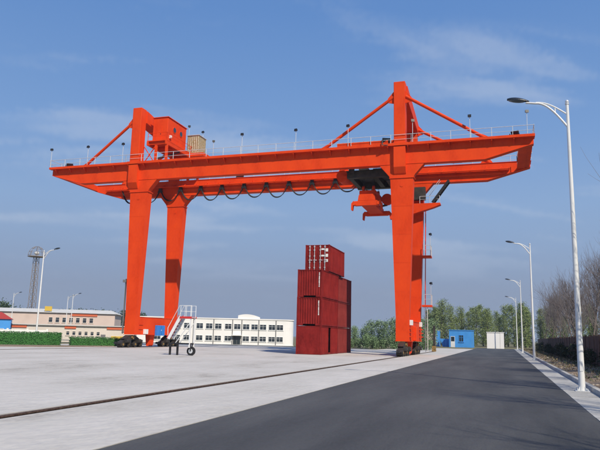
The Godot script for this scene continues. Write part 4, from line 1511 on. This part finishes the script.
func make_buildings():
	var g: G
	# long white two-storey building with a rounded end
	var b := thing("office_building", Vector3(-85.77, -1.35, -142.12), "long white two-storey building with rounded end and two window rows", "building", "", deg_to_rad(21.0))
	var poly := PackedVector2Array([Vector2(-3, 0), Vector2(34.2, 0)])
	for i in range(1, 9):
		var a := i / 8.0 * PI * 0.5
		poly.append(Vector2(34.2 + 2.6 * sin(a), -2.6 + 2.6 * cos(a)))
	poly.append(Vector2(36.8, -11)); poly.append(Vector2(-3, -11))
	g = G.new()
	g.prism_y(poly, 0.0, 6.85)
	part("wall", g, M.wall_white, b)
	g = G.new()
	var big := PackedVector2Array()
	for p in poly: big.append(Vector2(17 + (p.x - 17) * 1.008, -5.5 + (p.y + 5.5) * 1.025))
	g.prism_y(big, 6.852, 7.12)
	var rf := part("roof", g, M.wall_white, b)
	g = G.new()
	var arc := PackedVector2Array([Vector2(22.4, 7.122)])
	for i in 11:
		arc.append(Vector2(22.4 + 5.6 * i / 10.0, 7.3 + 0.95 * sin(PI * (0.22 + 0.7 * i / 10.0))))
	arc.append(Vector2(28.0, 7.122))
	g.prism_z(arc, -4.0, -0.2)
	part("rooftop_hump", g, M.wall_white, rf)
	g = G.new()
	g.prism_y(big, -0.2, 0.55)
	part("plinth", g, M.roof_grey, b)
	var us := [2.2, 4.6, 7.1, 9.58, 12.75, 15.16, 17.45, 19.99, 22.3, 24.56, 26.72, 28.88, 31.17, 33.2]
	for u in us:
		window(b, u, 4.3, 1.75, 1.45, 0.0, M.white)
		if u != 22.3: window(b, u, 1.35, 1.75, 1.35, 0.0, M.white)
	g = G.new()
	g.box(Vector3(21.3, 0.0, 0.002), Vector3(23.2, 2.75, 0.06))
	var dr := part("door", g, M.pipe, b)
	for s in [0, 1]:
		g = G.new()
		g.box(Vector3(21.4 + s * 0.92, 0.56, 0.06), Vector3(22.24 + s * 0.88, 2.6, 0.075))
		part("pane", g, M.glass, dr)
	g = G.new()
	g.box(Vector3(20.9, 2.76, 0.002), Vector3(23.6, 2.92, 1.1))
	part("canopy", g, M.wall_white, b)
	for u in [5.9, 11.2, 16.3, 21.1, 23.45, 27.8, 32.2]:
		g = G.new()
		g.rod(Vector3(u, 0.6, 0.12), Vector3(u, 6.8, 0.12), 0.09, 8)
		part("downpipe", g, M.pipe, b)

	# pink two-storey building far behind the hedges
	b = thing("warehouse_building", Vector3(-152.0, -1.4, -140.0), "long pink-beige two-storey building with grey roof and orange signboard", "building", "", deg_to_rad(26))
	g = G.new()
	g.box(Vector3(4, 0, -14), Vector3(48, 8.1, 0))
	part("wall", g, M.wall_pink, b)
	g = G.new()
	g.hexa([Vector3(3.5, 8.102, -14.5), Vector3(48.5, 8.102, -14.5), Vector3(48.5, 8.102, 0.5), Vector3(3.5, 8.102, 0.5), Vector3(6, 9.3, -9), Vector3(46, 9.3, -9), Vector3(46, 9.3, -5), Vector3(6, 9.3, -5)])
	part("roof", g, M.roof_grey, b)
	for k in 7:
		window(b, 30.0 + k * 1.9, 5.3, 1.15, 1.5, 0.0, M.wall_beige, 0)
	for k in 5:
		window(b, 10.0 + k * 3.4, 1.6, 1.6, 1.5, 0.0, M.wall_beige, 1)
	g = G.new()
	g.box(Vector3(35.5, 7.25, 0.002), Vector3(43.0, 8.05, 0.2))
	part("signboard", g, M.orange_board, b)
	g = G.new()
	g.box(Vector3(28.0, 8.6, -0.6), Vector3(30.0, 9.9, -0.4))
	g.bar(Vector3(28.3, 8.0, -0.5), Vector3(28.3, 8.7, -0.5), 0.1, 0.1); g.bar(Vector3(29.7, 8.0, -0.5), Vector3(29.7, 8.7, -0.5), 0.1, 0.1)
	part("roof_sign", g, M.yellow_board, b)

	# row of low units in front of it
	b = thing("shop_building", Vector3(-104.0, -1.2, -106.5), "low beige row building with orange fascia boards beside the crane leg", "building", "", deg_to_rad(28))
	g = G.new()
	g.box(Vector3(0, 0, -7), Vector3(31, 3.9, 0))
	part("wall", g, M.wall_beige, b)
	g = G.new()
	g.box(Vector3(-0.3, 3.902, -7.3), Vector3(31.3, 4.1, 0.4))
	part("roof", g, M.roof_grey, b)
	for k in 5:
		window(b, 1.8 + k * 1.3, 1.9, 0.8, 0.9, 0.0, M.wall_beige, 0)
	for k in 6:
		window(b, 17.2 + k * 1.25, 1.9, 0.75, 0.9, 0.0, M.wall_beige, 0)
	for s in [[4.0, 8.8], [16.5, 18.8], [25.2, 31.0]]:
		g = G.new()
		g.box(Vector3(s[0], 3.3, 0.002), Vector3(s[1], 3.86, 0.18))
		part("fascia_board", g, M.orange_board, b)
	for s in [[10.8, 12.0], [26.2, 30.5]]:
		g = G.new()
		g.box(Vector3(s[0], 1.05, 0.002), Vector3(s[1], 1.9, 0.14))
		part("notice_board", g, M.yellow_board, b)
	for s in [9.6, 15.0, 24.0]:
		g = G.new()
		g.box(Vector3(s, 0, 0.002), Vector3(s + 1.0, 2.2, 0.05))
		part("door", g, M.pipe, b)
	# pale boundary wall
	b = thing("boundary_wall", Vector3(-92.0, -0.6, -82.0), "low white boundary wall showing above the taller hedge", "wall", "", deg_to_rad(36))
	for k in 6:
		g = G.new()
		g.box(Vector3(k * 3.2, 0, -0.2), Vector3(k * 3.2 + 2.88, 2.25, 0))
		part("panel", g, M.wall_white, b)
		g = G.new()
		g.box(Vector3(k * 3.2 + 2.882, 0, -0.28), Vector3(k * 3.2 + 3.198, 2.45, 0.08))
		part("pier", g, M.wall_white, b)
	# blue hut with a red roof
	b = thing("blue_hut", Vector3(-104.2, -1.2, -100.6), "blue hut with red pitched roof beyond the taller hedge", "hut", "", deg_to_rad(40))
	g = G.new()
	g.box(Vector3(0, 0, -6), Vector3(9.5, 4.9, 0))
	part("wall", g, M.hut_blue, b)
	g = G.new()
	var rp := PackedVector2Array([Vector2(-0.3, 4.902), Vector2(9.8, 4.902), Vector2(7.6, 6.3), Vector2(1.9, 6.3)])
	g.prism_z(rp, -6.3, 0.3)
	part("roof", g, M.roof_red, b)
	window(b, 7.6, 1.7, 1.4, 1.3, 0.0, M.white)

	# lattice tower with a caged head
	var tw := thing("lattice_tower", Vector3(-142.8, -1.4, -165.5), "slender grey lattice tower with a domed cage on top", "tower")
	var hgt := 26.2
	for s in [[-1, -1], [1, -1], [1, 1], [-1, 1]]:
		g = G.new()
		g.bar(Vector3(s[0] * 0.95, 0, s[1] * 0.95), Vector3(s[0] * 0.6, hgt, s[1] * 0.6), 0.11, 0.11)
		part("corner_post", g, M.tower, tw)
	for k in 12:
		g = G.new()
		var y0 := hgt * k / 12.0; var y1 := hgt * (k + 1) / 12.0
		var r0 := lerpf(0.95, 0.6, k / 12.0); var r1 := lerpf(0.95, 0.6, (k + 1) / 12.0)
		var cs := [[-1, -1], [1, -1], [1, 1], [-1, 1]]
		for i in 4:
			var a = cs[i]; var c = cs[(i + 1) % 4]
			g.bar(Vector3(a[0] * r0, y0, a[1] * r0), Vector3(c[0] * r1, y1, c[1] * r1), 0.06, 0.06)
			g.bar(Vector3(c[0] * r0, y0, c[1] * r0), Vector3(a[0] * r1, y1, a[1] * r1), 0.06, 0.06)
			g.bar(Vector3(a[0] * r1, y1, a[1] * r1), Vector3(c[0] * r1, y1, c[1] * r1), 0.09, 0.09)
		part("bracing", g, M.tower, tw)
	g = G.new()
	g.rod(Vector3(0, hgt, 0), Vector3(0, hgt + 0.18, 0), 2.7, 20)
	part("platform", g, M.tower, tw)
	for k in 8:
		g = G.new()
		var a := TAU * k / 8
		var path := []
		for i in 7:
			var u := i / 6.0
			path.append(Vector3(cos(a) * 2.6 * cos(u * PI * 0.5), hgt + 0.3 + 3.1 * sin(u * PI * 0.5), sin(a) * 2.6 * cos(u * PI * 0.5)))
		g.tube(path, [0.06], 5)
		part("cage_rib", g, M.tower, tw)
	for k in 3:
		g = G.new()
		var path := []
		var rr: float = [2.6, 2.35, 1.6][k]
		for i in 17: path.append(Vector3(cos(TAU * i / 16) * rr, hgt + [0.6, 1.6, 2.7][k], sin(TAU * i / 16) * rr))
		g.tube(path, [0.05], 5, false)
		part("cage_ring", g, M.tower, tw)
	g = G.new()
	g.ball(Vector3(0, hgt + 1.2, 0), Vector3(0.8, 0.6, 0.8), 8, 12)
	part("antenna_drum", g, M.roof_grey, tw)

	# blue site cabin by the road's end
	b = thing("site_cabin", Vector3(-12.2, -0.02, -152.0), "bright blue flat-roofed cabin with door and window beside the road", "cabin", "", deg_to_rad(-4))
	g = G.new()
	g.box(Vector3(0, 0, -5.5), Vector3(5.0, 3.85, 0))
	part("wall", g, M.hut_blue, b)
	g = G.new()
	g.box(Vector3(-0.12, 3.852, -5.62), Vector3(5.12, 4.0, 0.12))
	part("roof", g, M.hut_blue, b)
	window(b, 2.75, 1.25, 1.1, 1.6, 0.0, M.hut_blue, 1)
	var d := holder("door", b)
	g = G.new()
	g.box(Vector3(0.35, 0.02, 0.002), Vector3(1.3, 2.5, 0.05))
	part("leaf", g, M.white, d)
	g = G.new()
	g.box(Vector3(0.43, 1.35, 0.05), Vector3(1.22, 2.4, 0.06))
	part("pane", g, M.glass, d)
	# blue skip beside it
	b = thing("waste_skip", Vector3(-14.9, -0.02, -158.0), "open blue skip with sloping ends beside the blue cabin", "skip", "", deg_to_rad(-4))
	g = G.new()
	var outer := PackedVector2Array([Vector2(0.7, 0), Vector2(2.6, 0), Vector2(3.5, 1.9), Vector2(0.0, 1.9)])
	for z in [[-1.8, -1.72], [-0.08, 0.0]]:
		g.prism_z(outer, z[0], z[1])
	g.bar(Vector3(0.7, 0.04, -0.9), Vector3(0.03, 1.9, -0.9), 1.63, 0.08)
	g.bar(Vector3(2.6, 0.04, -0.9), Vector3(3.46, 1.9, -0.9), 1.63, 0.08)
	g.box(Vector3(0.75, 0.0, -1.718), Vector3(2.55, 0.08, -0.082))
	part("hull", g, M.hut_blue, b)
	for x in [1.0, 1.75, 2.4]:
		g = G.new()
		g.box(Vector3(x - 0.05, 0.02, 0.002), Vector3(x + 0.05, 1.85, 0.07))
		part("rib", g, M.blue_box, b)
	# small pink store
	b = thing("brick_store", Vector3(-18.6, -0.02, -160.0), "small pinkish store with a blue side wall behind the road-side crane leg", "shed")
	g = G.new()
	g.box(Vector3(0, 0, -3.5), Vector3(2.6, 3.9, 0))
	part("wall", g, M.wall_pink, b)
	g = G.new()
	g.box(Vector3(2.602, 0, -3.5), Vector3(3.3, 3.9, 0.02))
	part("side_wall", g, M.hut_blue, b)
	g = G.new()
	g.box(Vector3(-0.15, 3.91, -3.65), Vector3(3.4, 4.02, 0.15))
	part("roof", g, M.roof_grey, b)
	# white gatehouse closing the road
	b = thing("gatehouse", Vector3(-3.65, -0.01, -147.0), "plain white box-shaped gatehouse closing the end of the road", "gatehouse")
	g = G.new()
	g.box(Vector3(0, 0, -3.2), Vector3(2.75, 3.45, 0))
	part("wall", g, M.wall_white, b)
	g = G.new()
	g.box(Vector3(2.79, 0, -3.1), Vector3(3.6, 3.45, 0.03))
	part("side_bay", g, M.wall_white, b)
	g = G.new()
	g.box(Vector3(-0.1, 3.452, -3.3), Vector3(3.7, 3.58, 0.1))
	part("roof", g, M.wall_white, b)
	# rail end stop
	b = thing("rail_stop", Vector3(-9.49, 0, -92.4), "dark post with yellow foot at the end of the rail", "rail stop")
	g = G.new()
	g.box(Vector3(-0.16, -0.02, -0.16), Vector3(0.16, 3.6, 0.16))
	part("post", g, M.near_black, b)
	g = G.new()
	g.prism_z(PackedVector2Array([Vector2(-0.28, -0.02), Vector2(0.28, -0.02), Vector2(0.25, 0.75), Vector2(-0.25, 0.75)]), 0.162, 0.8)
	part("buffer_block", g, M.ochre, b)
	make_fence()
	make_steps()

func make_fence():
	var f := thing("board_fence", Vector3(5.7, 0, 0), "dark brown upright board fence with posts along the dirt verge", "fence")
	var g := G.new()
	g.box(Vector3(-0.012, 0.1, -0.072), Vector3(0.012, 2.15, 0.072))
	var bm := g.mesh()
	g = G.new()
	g.cbox(Vector3(-0.07, -0.1, -0.07), Vector3(0.07, 2.25, 0.07), 0.015)
	var pm := g.mesh()
	g = G.new()
	g.box(Vector3(0.014, -0.05, -1.12), Vector3(0.06, 0.05, 1.12))
	var rm := g.mesh()
	rng.seed = 810
	var far := G.new()
	for k in 52:
		var z := 4.0 - k * 2.4
		if z > -94.0:
			var po := part_mesh("post", pm, M.fence, f)
			po.position = Vector3(0.02, 0, z)
		for y in [0.5, 1.8]:
			if z > -94.0:
				var ro := part_mesh("rail", rm, M.fence, f)
				ro.position = Vector3(0, y, z - 1.2)
		for i in 14:
			var zz := z - 0.16 - i * 0.16
			var dy := rng.randf_range(-0.04, 0.05)
			if z < -20.0 and z > -68.0:
				var bo := part_mesh("board", bm, M.fence, f)
				bo.position = Vector3(rng.randf_range(-0.004, 0.004), dy, zz)
				bo.rotation.x = rng.randf_range(-0.01, 0.01)
			else:
				far.box(Vector3(-0.012, 0.1 + dy, zz - 0.072), Vector3(0.012, 2.15 + dy, zz + 0.072))
	var fo := part("far_boards", far, M.fence, f)
	fo.set_meta("kind", "stuff")

func make_steps():
	var t := thing("mobile_steps", Vector3(-24.2, 0, -45.0), "white wheeled access steps with red edges on the concrete", "mobile steps")
	var g: G
	for z in [-0.36, 0.36]:
		g = G.new()
		g.bar(Vector3(-0.95, 1.25, z), Vector3(0.0, 3.0, z), 0.07, 0.24)
		var s := part("stringer", g, M.white, t)
		g = G.new()
		g.bar(Vector3(-1.09, 1.30, z), Vector3(-0.13, 3.08, z), 0.09, 0.07)
		part("edge_strip", g, M.red, s)
		g = G.new()
		g.tube([Vector3(-1.0, 1.2, z), Vector3(-1.05, 2.1, z), Vector3(-0.1, 3.85, z), Vector3(0.95, 3.85, z), Vector3(0.95, 2.95, z)], [0.025], 6)
		part("handrail", g, M.white, t)
		for x in [0.0, 0.5]:
			g = G.new()
			g.rod(Vector3(x, 2.95, z), Vector3(x, 3.85, z), 0.02, 6)
			part("rail_post", g, M.white, t)
		g = G.new()
		g.rod(Vector3(0.02, 3.4, z), Vector3(0.95, 3.4, z), 0.018, 6)
		part("middle_rail", g, M.white, t)
		# supports
		g = G.new()
		g.bar(Vector3(0.9, 0.6, z), Vector3(0.9, 2.93, z), 0.09, 0.09)
		part("rear_post", g, M.white, t)
		g = G.new()
		g.bar(Vector3(-0.95, 0.9, z), Vector3(0.9, 0.9, z), 0.09, 0.1)
		part("bottom_bar", g, M.black, t)
		g = G.new()
		g.bar(Vector3(-0.3, 0.95, z), Vector3(0.85, 2.5, z), 0.05, 0.05)
		part("brace", g, M.white, t)
		g = G.new()
		g.bar(Vector3(0.9, 0.34, signf(z) * 0.14), Vector3(0.9, 0.86, signf(z) * 0.14), 0.05, 0.07)
		part("fork", g, M.black, t)
	var w := holder("wheel", t)
	w.position = Vector3(0.9, 0.34, 0)
	g = G.new()
	g.rod(Vector3(0, 0, -0.09), Vector3(0, 0, 0.09), 0.34, 20)
	part("tyre", g, M.rubber, w)
	g = G.new()
	g.rod(Vector3(0, 0, -0.10), Vector3(0, 0, 0.10), 0.18, 14)
	part("rim", g, M.galv, w)
	for k in 7:
		g = G.new()
		var q := Vector3(-0.95, 1.3, 0).lerp(Vector3(0.0, 2.98, 0), (k + 0.4) / 7.0)
		g.box(Vector3(q.x - 0.12, q.y - 0.02, -0.32), Vector3(q.x + 0.12, q.y + 0.02, 0.32))
		part("tread", g, M.galv, t)
	g = G.new()
	g.box(Vector3(0.0, 2.9, -0.41), Vector3(1.0, 2.95, 0.41))
	part("platform", g, M.galv, t)
	g = G.new()
	g.box(Vector3(-0.02, 2.84, 0.412), Vector3(1.02, 3.0, 0.44)); g.box(Vector3(-0.02, 2.84, -0.44), Vector3(1.02, 3.0, -0.412))
	part("edge_strip", g, M.red, t)
	for x in [-0.95, -0.3]:
		g = G.new()
		g.bar(Vector3(x, 0.0, 0), Vector3(x, 0.858, 0), 0.13, 0.13)
		part("leg", g, M.black, t)
	for x in [-0.95, -0.3, 0.9]:
		g = G.new()
		g.bar(Vector3(x, 0.9, -0.31), Vector3(x, 0.9, 0.31), 0.08, 0.08)
		part("cross_bar", g, M.black, t)

# ------------------------------------------------------------------
func _ready():
	rng.seed = 1
	make_view()
	make_materials()
	make_setting()
	make_crane()
	make_containers()
	make_lamps()
	make_buildings()
	make_plants()
